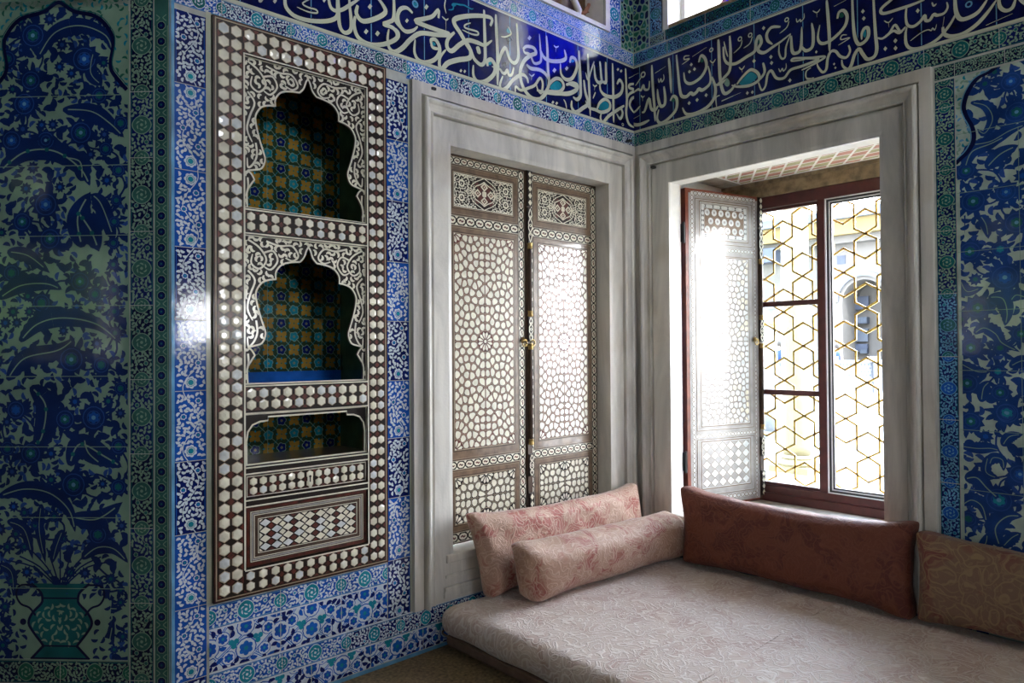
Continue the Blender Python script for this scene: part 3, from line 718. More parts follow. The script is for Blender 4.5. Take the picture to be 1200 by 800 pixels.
script(P, Rp, (740, 40), 6.667, [
 ('s', 16, [(145,368),(138,430),(107,432),(97,400),(78,440),(58,432),(30,450),(10,470)]), ('o', 95, 318, 22), ('s', 9, [(82,335),(60,370),(35,405)]),
 ('s', 20, [(163,243),(170,400),(183,560),(190,682)]), ('s', 8, [(188,307),(272,253)]), ('s', 9, [(213,348),(220,378),(234,350),(241,374),(258,350),(255,315)]),
 ('s', 22, [(258,410),(268,500),(262,552),(232,562),(213,500),(207,430)]), ('s', 20, [(213,560),(190,595),(158,582),(140,505),(108,600),(85,612)]), ('s', 9, [(78,480),(92,494),(108,482)]), ('s', 8, [(92,494),(92,525)]),
 ('s', 22, [(308,522),(330,485),(358,510),(352,590),(292,662),(232,697),(205,662),(218,590)]), ('f', 328, 512, 18, 18, 0, 'tile_green'), ('s', 20, [(295,188),(306,300),(315,462)]),
 ('s', 24, [(355,163),(368,300),(380,420),(395,482),(432,490),(465,462),(488,472),(515,452),(530,430),(560,438),(612,395),(622,340),(603,250)]),
 ('s', 22, [(530,222),(548,170),(580,195),(588,262),(545,340),(472,387),(425,370),(413,300)]), ('f', 552, 205, 18, 18, 0, 'tile_green'),
 ('d', 472, 240, 15), ('d', 458, 295, 15), ('d', 497, 275, 15), ('s', 9, [(458,170),(420,175),(418,200),(457,195),(398,240)]), ('s', 8, [(480,178),(592,103)]), ('o', 628, 125, 17),
 ('s', 9, [(618,208),(640,225),(662,195)]), ('s', 8, [(640,220),(643,250)]),
 ('s', 24, [(632,335),(660,420),(650,500),(595,572),(500,622),(432,625),(402,575)]), ('d', 455, 540, 16), ('d', 517, 515, 16), ('d', 588, 478, 16), ('s', 18, [(655,400),(700,390),(742,355)]),
 ('s', 22, [(685,48),(690,200),(697,352)]), ('s', 8, [(708,527),(800,485)]), ('s', 9, [(695,480),(665,498),(670,575)]),
 ('s', 22, [(-20,690),(40,710),(90,700),(145,672)]), ('s', 14, [(10,620),(40,600),(75,560)]), ('s', 7, [(20,325),(60,305)]), ('s', 7, [(15,665),(75,632)])], CRr)
script(P, Rp, (840, 10), 6.667, [
 ('s', 24, [(15,243),(22,400),(32,560),(60,662),(112,642),(150,590)]), ('s', 22, [(105,215),(112,350),(105,480),(62,540),(5,598)]), ('f', 82, 578, 22, 34, -.2, 'tile_sage'), ('s', 10, [(60,260),(75,330),(90,380)]),
 ('s', 24, [(55,300),(62,390),(92,432),(155,430),(235,380),(300,335),(312,260),(335,218),(352,265),(325,325),(372,347),(445,300),(505,260),(582,198)]), ('f', 330, 250, 16, 24, 0, 'tile_green'),
 ('s', 22, [(502,145),(432,150),(395,200),(402,252),(440,282)]), ('o', 185, 240, 18), ('s', 8, [(202,250),(188,300),(135,352)]), ('o', 265, 210, 18), ('s', 8, [(282,220),(262,275),(213,312)]), ('o', 550, 90, 18), ('s', 8, [(568,100),(550,150),(495,197)]),
 ('d', 370, 155, 17), ('d', 427, 380, 17), ('d', 432, 427, 17), ('d', 295, 412, 17), ('d', 575, 563, 17), ('d', 243, 662, 15), ('d', 282, 655, 15),
 ('s', 14, [(580,205),(545,300),(538,380),(510,392),(490,345),(492,280)]), ('s', 24, [(585,215),(592,330),(620,352),(660,312),(668,145)]), ('s', 24, [(667,300),(700,332),(750,300),(757,200),(745,115)]), ('s', 9, [(625,80),(632,108),(655,88),(660,105),(685,75),(685,40)]),
 ('f', 252, 545, 85, 42, -.55), ('s', 22, [(160,595),(210,530),(270,480),(325,508),(332,560),(262,602),(165,612),(120,600)]), ('s', 20, [(365,425),(377,500),(332,565)]),
 ('s', 20, [(330,580),(355,640),(385,605),(400,520),(430,488),(470,545),(530,543),(580,482),(660,455),(740,425),(800,392),(700,390),(605,392),(592,412),(690,402)]),
 ('s', 9, [(487,470),(500,495),(515,470),(525,490),(545,465),(545,430)]), ('s', 10, [(738,465),(702,495),(705,545),(765,545)]), ('s', 9, [(178,460),(200,478),(222,448)]), ('s', 8, [(200,475),(203,500)]), ('s', 8, [(42,722),(192,658)])], CRr)
script(P, Rp, (940, 0), 7.273, [
 ('s', 26, [(213,5),(225,150),(235,300),(238,445)]), ('s', 26, [(305,162),(318,108),(358,93),(387,140),(370,222),(302,302),(222,362),(162,370),(138,320),(155,215)]), ('f', 338, 130, 24, 24, 0, 'tile_green'),
 ('s', 28, [(430,-40),(437,150),(450,300),(482,377),(532,362),(568,310),(565,245),(535,245),(512,290),(512,340)]), ('f', 540, 290, 20, 34, 0),
 ('s', 28, [(610,-40),(620,150),(630,300),(640,420),(618,485),(560,507),(520,462),(488,420),(450,470),(422,560),(390,592),(350,562),(342,510)]),
 ('s', 20, [(645,325),(690,330),(750,280),(795,215),(840,270),(885,240)]), ('s', 22, [(400,388),(412,440),(380,492),(328,482),(290,440),(250,442),(222,500),(210,590),(178,617),(140,572),(132,540)]),
 ('s', 10, [(385,300),(345,303),(335,340),(410,325),(312,388)]), ('s', 18, [(0,600),(120,540),(200,487),(120,490),(0,508)]),
 ('d', 522, 100, 20), ('d', 530, 160, 20), ('d', 713, 418, 20), ('d', 800, 350, 20), ('d', 800, 415, 20), ('d', 125, 445, 14), ('d', 277, 548, 12), ('d', 288, 580, 12),
 ('s', 9, [(703,180),(740,195),(778,155)]), ('s', 8, [(740,190),(743,235)]), ('s', 9, [(95,95),(130,110),(158,80)]), ('s', 8, [(130,105),(130,150)]), ('s', 8, [(275,58),(380,3)]), ('s', 9, [(80,580),(40,612),(45,677),(105,660)])], CRr)
script(P, Rp, (1040, 0), 7.5, [
 ('s', 26, [(330,0),(220,45),(120,78),(-30,122),(-50,80),(40,0),(90,-40)]), ('s', 26, [(172,55),(165,150),(180,222),(232,235),(292,192),(330,140),(340,182),(375,180),(410,130),(440,138),(500,120),(532,70),(525,22)]), ('s', 14, [(395,25),(410,55),(435,35)]),
 ('d', 270, 98, 22), ('d', 72, 362, 20), ('d', 75, 425, 20), ('s', 22, [(-20,335),(55,275),(110,292),(165,235)]),
 ('s', 36, [(595,-40),(605,100),(640,167),(702,165),(800,110),(880,0)]), ('s', 26, [(602,130),(550,222),(450,342),(330,412),(222,432),(170,392),(163,300),(175,240)]), ('s', 34, [(490,240),(502,300),(562,322),(665,300),(785,220),(885,110),(960,5)]), ('s', 8, [(503,150),(485,262)]),
 ('s', 32, [(980,-30),(990,60),(1040,97),(1100,72),(1130,-10)]), ('o', 718, 42, 30, 'tile_sky'), ('s', 10, [(205,362),(300,290),(360,265),(388,272),(400,250),(420,266),(437,215)]), ('s', 11, [(868,227),(1102,123)]), ('s', 30, [(1150,-20),(1230,40),(1330,10)])], CRr)
P.build('inscription_frieze', wr)
P = Paint(OR_, UR, NR)
P.slab(0, 3.42, .288, 5, 'grout'); P.slab(.288, 3.42, 1.552, 3.60, 'grout'); P.slab(1.552, 3.42, 4.5, 5, 'grout')
row(P, 0, 0, 3.424, 3.505, [.01, .28, .56, .86, 1.16, 1.46, 1.76, 2.1], lambda a0, b0, a1, b1, i: scroll_band(P, a0, b0, a1, b1, 400+i, ground='tile_navy', cart='tile_teal', line='tile_sky', flower='tile_teal'))
row(P, 0, 0, 3.512, 3.585, [.262, .56, .86, 1.16, 1.46, 1.76, 2.1], lambda a0, b0, a1, b1, i: scroll_band(P, a0, b0, a1, b1, 420+i, ground='tile_ink', cart='tile_teal', line='tile_teal', flower='tile_cobalt', carts=False))
row(P, .142, .240, 0, 0, [3.575, 3.85, 4.15, 4.5], lambda a0, b0, a1, b1, i: scroll_band(P, a0, b0, a1, b1, 440+i, ground='tile_ink', line='tile_sky', cart='tile_teal'), vertical=True)
row(P, 0, 0, 3.512, 3.572, [.142, .255], lambda a0, b0, a1, b1, i: scroll_band(P, a0, b0, a1, b1, 447, ground='tile_ink', line='tile_sage', cart='tile_teal', carts=False))
network(P, (.004, 3.512, .135, 4.3), 8)
P.build('upper_border_tiles', wr)

# big floral panels
def fill_foliage(P, rng, rect, pre, test=None, rad=.05, col='tile_saz', tries=1500):
    pts = darts(rng, rect, rad, tries, test=test, pre=pre)
    for p in pts:
        a = rng.uniform(0, 6.28); k = rng.random()
        if k < .45:
            r = rad*rng.uniform(.50, .64); P.rosette(p, r, col, 4, n=9, d=.35, m2=rng.choice(('tile_teal', 'tile_saz_light', 'tile_cobalt')), a0=a)
        else:
            for sg in (-1, 1):
                P.comma((p[0]+math.cos(a)*rad*.2*sg, p[1]+math.sin(a)*rad*.2*sg), a+sg*.7, rad*1.15, rad*.62, col, 4, bend=.7*sg)
    pts2 = darts(rng, rect, rad*.36, tries*4, test=test, pre=[(p[0], p[1], rad*1.15) for p in pts]+[(q[0], q[1], q[2]*.98) for q in pre])
    for p in pts2: P.comma(p, rng.uniform(0, 6.28), rad*.75, rad*.34, rng.choice((col, col, 'tile_saz_light')), 4, bend=rng.choice((-.8, .8)))
def stems(P, rng, pts, col):
    for i, p in enumerate(pts):
        o = sorted(pts, key=lambda q: (q[0]-p[0])**2+(q[1]-p[1])**2)[1:3]
        for q in o:
            mx_, my_ = (p[0]+q[0])/2, (p[1]+q[1])/2; dx, dy = q[0]-p[0], q[1]-p[1]; k = rng.choice((-.25, .25))
            P.stroke([p[:2], (mx_-dy*k, my_+dx*k), q[:2]], .008, col, 3, k=5)
def floral(P, mapf, org_items, rect, test, seed, ground, rad, joints, saz='tile_saz', mirror=None):
    rng = random.Random(seed); P.rect = rect; P.test = test
    P.r(*rect, ground, 1)
    pre = []; ros = []
    both_ = [(o_, s_, i_, False) for o_, s_, i_ in org_items]+([(o_, s_, i_, True) for o_, s_, i_ in org_items] if mirror else [])
    for (org, sc_, items, flip) in both_:
        def M(x, y):
            q = mapf(org[0]+x/sc_, org[1]+y/sc_)
            return (2*mirror-q[0], q[1]) if flip else q
        for it in items:
            if it[0] == 'r':
                c = M(it[1], it[2]); c2 = M(it[1]+it[3], it[2]); c3 = M(it[1], it[2]+it[3])
                r = 1.12*math.sqrt(math.hypot(c2[0]-c[0], c2[1]-c[1])*math.hypot(c3[0]-c[0], c3[1]-c[1]))
                P.rosette(c, r, saz, 5, n=int(max(9, min(18, r*180))), d=.24, m2='tile_teal' if len(it) < 5 else it[4], m3='tile_sky' if r > .05 else None, ln='tile_saz_light', a0=rng.random())
                for k in range(5):
                    a = rng.uniform(0, 6.28); P.comma((c[0]+r*.95*math.cos(a), c[1]+r*.95*math.sin(a)), a, r*.9, r*.35, saz, 4, bend=.4)
                pre.append((c[0], c[1], r*1.5)); ros.append(c)
            else:
                pts = [M(*p) for p in it[2]]; a = M(*it[2][len(it[2])//2]); c3 = M(it[2][len(it[2])//2][0], it[2][len(it[2])//2][1]+10)
                w = it[1]*math.hypot(c3[0]-a[0], c3[1]-a[1])/10
                P.saz(pts, w*1.5, saz, 6, ln='tile_sage', dots='tile_teal' if w > .06 else None, teeth=max(5, int(len(pts)*3)), side=1 if rng.random() < .5 else -1)
                for q in catmull(pts, 5): pre.append((q[0], q[1], w*.85))
    stems(P, rng, ros, saz)
    fill_foliage(P, rng, rect, pre, test, rad, col=saz)
    P.test = None
    for z in joints: P.r(rect[0], z-.0014, rect[2], z+.0014, 'tile_sage', 9)
    P.rect = None
archR = [Rp(1090+x/3.636, 60+y/3.636) for x, y in ((110,480),(135,455),(165,425),(187,380),(182,330),(155,280),(145,235),(165,170),(205,115),(260,85),(310,45),(370,12),(430,-8),(500,-30))]
P = Paint(OR_, UR, NR)
RZ0, RZ1, RU0, RU1 = .02, 2.79, 1.902, 2.95
arcm = [(2*2.426-p[0], p[1]) for p in archR[::-1]]; arc = catmull(archR, 5); arc2 = catmull(arcm, 5)
arc_poly = arc+[(2.426, RZ1+.2)]+arc2+[(3.2, arc2[-1][1]-.02), (3.2, -1), (RU0-.1, -1), (RU0-.1, arc[0][1]-.02)]
floral(P, Rp, [
 ((1090, 60), 3.636, [('r',155,510,45), ('r',185,640,62), ('r',325,600,52,'tile_cobalt'), ('r',370,730,62), ('r',345,130,52,'tile_cobalt'), ('r',235,140,28), ('r',370,260,60), ('l',34,[(175,220),(240,235),(268,290),(235,350),(200,330)]), ('l',46,[(150,500),(180,430),(260,395),(330,360)]), ('l',50,[(240,500),(300,440),(380,400)]), ('l',34,[(215,700),(240,740),(250,800)]), ('l',30,[(150,700),(150,780)]), ('l',40,[(180,400),(260,385),(340,340),(420,310)])]),
 ((1090, 270), 3.636, [('r',170,90,56), ('r',300,80,42,'tile_turquoise'), ('r',320,200,72,'tile_cobalt'), ('r',205,330,60), ('r',390,440,48), ('r',175,500,56), ('r',300,500,36), ('r',160,650,56), ('r',300,690,46), ('r',325,775,52,'tile_turquoise'), ('r',290,600,38,'tile_turquoise'), ('l',40,[(190,440),(230,415),(280,440),(310,480),(390,520)]), ('l',44,[(250,285),(310,290),(330,350),(320,410)]), ('l',40,[(340,580),(400,555),(440,600)]), ('l',36,[(220,730),(230,670),(260,640)]), ('l',40,[(345,300),(370,275),(420,290)]), ('l',34,[(120,560),(200,600),(260,600)]), ('l',34,[(130,210),(160,260),(230,240)])]),
 ((1090, 470), 3.636, [('r',175,85,52), ('r',330,50,60,'tile_turquoise'), ('r',385,310,55,'tile_cobalt'), ('r',295,420,70,'tile_turquoise'), ('r',165,500,42), ('l',54,[(150,330),(200,325),(245,370),(300,420)]), ('l',42,[(140,440),(180,420),(225,450),(245,530)]), ('l',52,[(300,620),(280,540),(330,490),(400,490)]), ('l',40,[(140,570),(160,620),(190,650)]), ('l',36,[(215,640),(240,600),(245,560)]), ('l',36,[(310,620),(350,580),(390,560)]), ('l',34,[(255,270),(270,240),(310,250),(315,300)]), ('l',36,[(130,190),(200,200),(260,200),(300,210)]), ('l',34,[(310,190),(340,150),(400,140)]), ('l',30,[(250,230),(240,300),(300,330)])]),
 ], (RU0, RZ0, RU1, RZ1), lambda p: inside(p, arc_poly), 11, 'tile_mint', .062, [], saz='tile_saz_clear', mirror=2.426)
P.slab(RU0, RZ0, RU1, RZ1, 'tile_sage')
# spandrel ground with small scrolls
rng = random.Random(3); P.rect = (RU0, 2.0, RU1, RZ1); P.test = lambda p: not inside(p, arc_poly)
P.r(RU0, 2.0, RU1, RZ1, 'tile_green', 1); P.test = None
for p in darts(rng, (RU0, 2.0, RU1, RZ1), .017, 9000, test=lambda p: not inside(p, arc_poly)): P.comma(p, rng.uniform(0, 6.28), .023, .010, rng.choice(('tile_sage', 'tile_sage', 'tile_turquoise', 'tile_sky')), 3, bend=rng.choice((-.9, .9)))
P.stroke(archR, .020, 'tile_ink', 8, k=5); P.stroke(arcm, .020, 'tile_ink', 8, k=5); P.stroke([(p[0]-.011, p[1]+.004) for p in archR], .005, 'tile_sky', 9, k=5)
P.rect = (RU0, RZ0, RU1, RZ1)
for z in (.572+.278*k for k in range(-1, 8)): P.r(RU0, z-.0012, RU1, z+.0012, 'tile_sage', 10)
P.r(2.145, RZ0, 2.147, 2.5, 'tile_sage', 10)
P.r(RU0, RZ0, RU0+.012, 2.30, 'tile_mint', 7)
P.rect = None
P.build('floral_tile_panel', wr)

# ================================================================== CHAMFER WALL PANEL
P = Paint((EX, 0, 0), CHU, CHN)
P.slab(-1.4, 0, 0, 2.93, 'grout'); P.slab(-1.4, 2.93, 0, 3.45, 'tile_royal')
P.r(-.003, 0, 0, 2.9, 'tile_sky', 3)
# octagon chain border
P.r(-.063, .02, -.006, 2.905, 'tile_calm', 2)
for u in (-.061, -.010): P.r(u-.0015, .02, u+.0015, 2.8, 'tile_sage', 4)
z = .05
while z < 2.86:
    P.ngon((-.035, z), .0185, 'tile_sage', 3, n=8, a0=.39); P.ngon((-.035, z), .0160, 'tile_ink', 4, n=8, a0=.39); P.scallop((-.035, z), .011, 'tile_navy', 5, n=6); P.ngon((-.035, z), .004, 'tile_teal', 6, n=6)
    for sx_ in (-1, 1):
        for k in (-1, 1): P.stroke([(-.035+sx_*.006, z+.031), (-.035+sx_*.012, z+.031+k*.006), (-.035+sx_*.02, z+.031+k*.012)], .003, 'tile_sage', 3, k=2)
    z += .0625
row(P, -.160, -.068, 0, 0, [.02, .24, .54, .83, 1.12, 1.41, 1.70, 1.99, 2.28, 2.54, 2.905], lambda a0, b0, a1, b1, i: scroll_band(P, a0, b0, a1, b1, 500+i, ground='tile_ink' if i % 2 else 'tile_navy', cart='tile_calm', line='tile_sage', flower='tile_teal', edge='tile_teal'), vertical=True)
row(P, 0, 0, .225, .310, [-1.39, -1.05, -.72, -.44, -.165], lambda a0, b0, a1, b1, i: scroll_band(P, a0, b0, a1, b1, 520+i, ground='tile_ink', cart='tile_green', line='tile_sage', flower='tile_teal', edge='tile_teal'))
row(P, 0, 0, .02, .215, [-1.39, -1.05, -.72, -.44, -.165], lambda a0, b0, a1, b1, i: white_tile(P, a0, b0, a1, b1, 530+i))
P.build('border_tiles', wch)
P = Paint((EX, 0, 0), CHU, CHN)
CU0, CU1, CZ0, CZ1 = -1.0, -.168, .318, 2.885
P.slab(CU0, CZ0, CU1, 2.925, 'tile_sage')
aL = [(300,212),(285,195),(262,160),(268,110),(262,78),(230,42),(175,28),(140,8)]
aL = [Cp(x/2, y/2) for x, y in aL]; cxa = aL[-1][0]
archC = aL+[(2*cxa-p[0], p[1]) for p in aL[::-1][1:]]
arcC = catmull(archC, 5); polyC = arcC+[(CU0-.3, arcC[-1][1]), (CU0-.3, -1), (CU1+.1, -1), (CU1+.1, arcC[0][1])]
vz = Cp(72, 735)
vase_test = lambda p: not (abs(p[0]-vz[0]) < .20 and p[1] < CZ0+.245)
floral(P, Cp, [
 ((0, 0), 2., [('r',80,85,34), ('r',200,140,36,'tile_cobalt'), ('r',75,190,28), ('r',60,245,32,'tile_cobalt'), ('r',192,312,32), ('r',110,330,26), ('r',110,480,34,'tile_cobalt'), ('r',55,520,26), ('r',120,560,30,'tile_teal'), ('r',235,225,22), ('r',285,290,20), ('l',30,[(90,140),(130,80),(190,62),(250,85),(268,130)]), ('l',30,[(150,258),(215,262),(260,290),(295,325)]), ('l',40,[(0,405),(60,358),(130,355),(190,395),(215,440)]), ('l',34,[(195,425),(190,380),(150,370)]), ('l',42,[(180,490),(215,540),(235,590)]), ('l',42,[(195,580),(185,510),(215,450)]), ('l',30,[(270,560),(240,480),(215,455)]), ('l',30,[(0,700),(50,670),(110,665),(150,680)]), ('l',34,[(50,800),(90,760),(150,745),(230,760),(290,810)]), ('l',26,[(20,590),(70,600),(120,640)]),
   ('r',190,660,28), ('r',100,710,26,'tile_teal'), ('r',30,640,24), ('r',225,690,20), ('r',275,470,15), ('r',270,520,15), ('r',268,570,15), ('r',268,620,14), ('r',270,680,15), ('r',270,730,15), ('r',272,780,15), ('r',280,400,18), ('r',20,140,24), ('r',250,350,18), ('l',24,[(240,200),(215,170),(225,110)]), ('r',30,330,28,'tile_cobalt')]),
 ((0, 400), 2., [('r',170,42,36,'tile_teal'), ('l',32,[(20,90),(60,40),(140,20),(180,-10)]), ('l',40,[(75,105),(110,150),(100,225),(80,240)]), ('r',155,182,28), ('r',222,178,36,'tile_cobalt'), ('l',40,[(165,290),(190,240),(250,270),(290,295)]), ('l',32,[(200,225),(210,260),(245,290)]), ('r',75,262,30), ('r',40,160,26,'tile_cobalt'), ('r',280,245,22), ('r',175,335,36), ('r',240,55,24), ('r',285,110,18), ('r',20,250,20), ('l',32,[(0,362),(60,345),(120,355),(165,395),(180,450)]), ('l',34,[(170,410),(230,415),(290,375)]), ('r',280,340,22), ('r',232,452,26), ('l',26,[(195,508),(230,482),(270,485),(305,520)]), ('l',20,[(20,420),(60,440),(80,510)]), ('l',18,[(100,380),(95,440),(110,520)]), ('l',18,[(150,440),(135,480),(125,520)]), ('r',60,400,12), ('r',85,430,12), ('r',40,450,12), ('r',130,410,13), ('r',150,460,12), ('r',20,480,12), ('r',60,480,11), ('l',26,[(215,590),(245,620),(290,625)]), ('l',24,[(205,730),(250,725),(270,640)]), ('r',230,560,12), ('r',262,555,12), ('r',285,580,10), ('r',285,610,10), ('r',255,660,12), ('r',230,680,12), ('r',290,690,11), ('r',270,720,10), ('r',30,560,13), ('r',15,620,12), ('r',35,680,12), ('r',10,710,12), ('l',16,[(0,520),(30,540),(35,600)])]),
 ], (CU0, CZ0, CU1, CZ1), lambda p: inside(p, polyC) and vase_test(p), 21, 'tile_sage', .045, [CZ0+.2765*k for k in range(1, 9)])
# vase
P.rect = (CU0, CZ0, CU1, CZ1)
cv = vz[0]; P.r(cv-.2, CZ0, cv+.2, CZ0+.245, 'tile_sage', 1)
prof = [(.118, 0), (.075, .045), (.070, .055), (.105, .10), (.128, .14), (.112, .18), (.078, .215), (.072, .235), (.080, .262), (.118, .295)]
pr = catmull(prof, 4)
for i in range(len(pr)-1):
    (a, z0), (b_, z1) = pr[i], pr[i+1]
    P.face([(cv-a, CZ0+z0), (cv+a, CZ0+z0), (cv+b_, CZ0+z1), (cv-b_, CZ0+z1)], 'tile_teal', 5)
for sg in (-1, 1):
    P.stroke([(cv+sg*p[0], CZ0+p[1]) for p in prof], .010, 'tile_ink', 7, k=4)
    P.stroke([(cv+sg*x, CZ0+z_) for x, z_ in ((.115,.29),(.165,.285),(.178,.25),(.160,.215),(.125,.20),(.10,.17))], .008, 'tile_ink', 7, k=4)
    P.ngon((cv+sg*.150, CZ0+.145), .013, 'tile_ink', 7, n=10)
for zz in (.052, .238): P.r(cv-.075, CZ0+zz-.003, cv+.075, CZ0+zz+.003, 'tile_ink', 7)
P.r(cv-.118, CZ0, cv+.118, CZ0+.007, 'tile_ink', 7)
rng = random.Random(9)
for p in darts(rng, (cv-.11, CZ0+.06, cv, CZ0+.21), .022, 500, test=lambda q: abs(q[0]-cv) < .06+.05*math.sin((q[1]-CZ0-.05)/.17*3.14)):
    a = rng.uniform(0, 6.28)
    P.comma(p, a, .028, .009, 'tile_sage', 6, bend=.8); P.comma((2*cv-p[0], p[1]), math.pi-a, .028, .009, 'tile_sage', 6, bend=-.8)
for i in range(9):
    a = -1.1+.275*i; P.stroke([(cv+.02*a, CZ0+.29), (cv+.10*a, CZ0+.36), (cv+.2*a, CZ0+.45-.06*abs(a))], .006, 'tile_saz', 7, k=3)
for p in darts(rng, (CU0, CZ0, CU1, CZ0+.25), .026, 900, test=lambda q: abs(q[0]-cv) > .185 or (abs(q[0]-cv) > .135 and q[1] < CZ0+.11)):
    P.comma(p, rng.uniform(0, 6.28), .03, .013, 'tile_saz', 5, bend=.8)
P.test = lambda p: not inside(p, polyC)
P.r(CU0, 2.5, CU1, CZ1+.03, 'tile_calm', 1); P.test = None; P.rect = (CU0, 2.4, CU1, CZ1+.03)
for p in darts(rng, (CU0, 2.5, CU1, CZ1+.03), .018, 6000, test=lambda q: not inside(q, polyC)): P.comma(p, rng.uniform(0, 6.28), .026, .0095, rng.choice(('tile_sage', 'tile_turquoise', 'tile_green')), 3, bend=rng.choice((-.9, .9)))
P.stroke(archC, .016, 'tile_ink', 8, k=5); P.stroke([(cxa+(p[0]-cxa)*1.035, p[1]+.010) for p in archC], .0035, 'tile_teal', 9, k=5)
P.rect = None
P.r(CU1, .3, CU1+.006, 2.86, 'tile_sage', 10); P.r(CU0, .312, CU1, .318, 'tile_sage', 10); P.r(CU0, 2.910, -.0, 2.918, 'tile_sage', 10)
P.build('floral_tile_panel', wch)

# ================================================================== MARBLE SURROUNDS
def surround(win, O, U, Nn, u0, u1, zt, zb, op, deep=-.10):
    """moulded marble architrave swept round three sides of the opening op=(ua, za, ub, zb) in wall coordinates"""
    O, U, Nn = Vector(O), Vector(U), Vector(Nn); b = MB()
    prof = [(0, -.01), (0, .034), (.215, .036), (.225, .014), (.25, .014), (.262, .048), (.285, .058), (.315, .060), (.345, .054), (.37, .042), (.42, .031), (.47, .027), (.50, .034), (.515, .034), (.52, .004), (.545, .004), (.55, .017), (.93, .017), (1.012, .013), (1.012, deep)]
    rows_ = []
    for f, h in prof:
        ul = u0+f*(op[0]-u0); ur = u1-f*(u1-op[2]); z = zt-f*(zt-op[3])
        rows_.append([(ul, zb if f < .999 else op[1], h), (ul, z, h), (ur, z, h), (ur, zb if f < .999 else op[1], h)])
    # the inner flat field has to run down past the sill: repeat the last row above the apron
    vs = [O+U*a+Vector((0, 0, z))+Nn*h for r_ in rows_ for a, z, h in r_]; fs = []
    for i in range(len(rows_)-1):
        for j in range(3): fs.append((i*4+j, i*4+j+1, (i+1)*4+j+1, (i+1)*4+j))
    b.add(vs, [f[::-1] for f in fs], 'marble')
    b.build('window_frame', win)
    P = Paint(O, U, Nn)
    P.slab(op[0]-.015, zb, op[2]+.015, op[1]-.04, 'marble', -.01, .014)
    P.slab(op[0]-.06, zb+.02, op[2]+.05, zb+.055, 'marble', 0, .026)
    P.slab(op[0]-.06, zb+.055, op[2]+.05, zb+.075, 'marble', 0, .034)
    P.slab(op[0]-.05, zb+.12, op[2]+.05, zb+.135, 'marble', 0, .026)
    P.build('apron', win)
    P = Paint(O, U, Nn)
    P.slab(op[0]-.045, op[1]-.04, op[2]+.045, op[1]+.004, 'marble', deep-.01, .030)
    P.build('sill', win, bevel=.006)
w1 = empty('window_1', (-.92, 0, .46), kind='structure')
surround(w1, OL, UL, NL, FX0, FX1, FZ1, .226, OP)
w2 = empty('window_2', (0, -.92, .46), kind='structure')
surround(w2, OR_, UR, NR, .002, FY1, 2.868, .226, (.28, .46, 1.565, 2.59), -.004)
# black blocks: hooked ends of the moulding's shadow line, put in as solids
b = MB()
for q in ((503, 106), (733, 166)):
    u, z = Lp(*q); b.box(u-.012, u+.012, -.046, -.012, z-.008, z+.004, 'black_metal')
b.build('shadow_hook', w1)
b = MB()
for q in ((769, 196),):
    u, z = Rp(*q); b.box(-.046, -.012, -u-.012, -u+.012, z-.012, z+.002, 'black_metal')
b.build('shadow_hook', w2)

# ================================================================== WALL CABINET
cab = empty('wall_cabinet', (-2.37, 0, .50), label='tall built-in wall cabinet of mother-of-pearl hexagons with three arched niches', cat='cabinet')
CX0, CZB, CX1, CZT = CAB
NX0, NX1 = -2.651, -2.066
secs = [(2.119, 2.762), (1.378, 2.008), (1.040, 1.256)]
# frame boards
b = MB(); yf, yb = -.022, .03
def bd(x0, x1, z0, z1, m='ebony'): b.box(x0, x1, yf, yb, z0, z1, m)
bd(CX0, NX0, CZB, CZT); bd(NX1, CX1, CZB, CZT); bd(NX0, NX1, 2.762, CZT); bd(NX0, NX1, 2.008, 2.119); bd(NX0, NX1, 1.256, 1.378); bd(NX0, NX1, 1.002, 1.040); bd(NX0, NX1, .868, .902); bd(NX0, NX1, CZB, .612)
b.build('frame', cab)
P = Paint((0, -.022, 0), UL, NL, lift=.0004)
rngc = random.Random(4)
def line_rect(P, a0, b0, a1, b1, w, m, lay):
    P.r(a0, b0, a1, b0+w, m, lay); P.r(a0, b1-w, a1, b1, m, lay); P.r(a0, b0+w, a0+w, b1-w, m, lay); P.r(a1-w, b0+w, a1, b1-w, m, lay)
line_rect(P, CX0+.008, CZB+.008, CX1-.008, CZT-.008, .005, 'inlay_line', 1)
line_rect(P, CX0+.004, CZB+.004, CX1-.004, CZT-.004, .002, 'tortoise', 1)
def pearl(P, c, r, lay=2, m=None, n=6):
    m = m or rngc.choice(('pearl', 'pearl', 'pearl', 'pearl_cool', 'ivory'))
    P.ngon(c, r*1.16, 'inlay_line', lay, n=n, a0=math.pi/n)
    # faceted lozenge of shell: a low six-sided dome
    k = rngc.uniform(-.25, .25), rngc.uniform(-.25, .25); base = []; top = []
    for i in range(n):
        a = math.pi/n+2*math.pi*i/n; q = (c[0]+r*math.cos(a), c[1]+r*math.sin(a)); base.append(P.P3(q, P.lift+lay*.00045+.0004)); q2 = (c[0]+r*.5*math.cos(a)+k[0]*r, c[1]+r*.5*math.sin(a)+k[1]*r); top.append(P.P3(q2, P.lift+.0034))
    P.add(base+top, [tuple(range(n, 2*n))]+[(i, (i+1) % n, n+(i+1) % n, n+i) for i in range(n)], m)
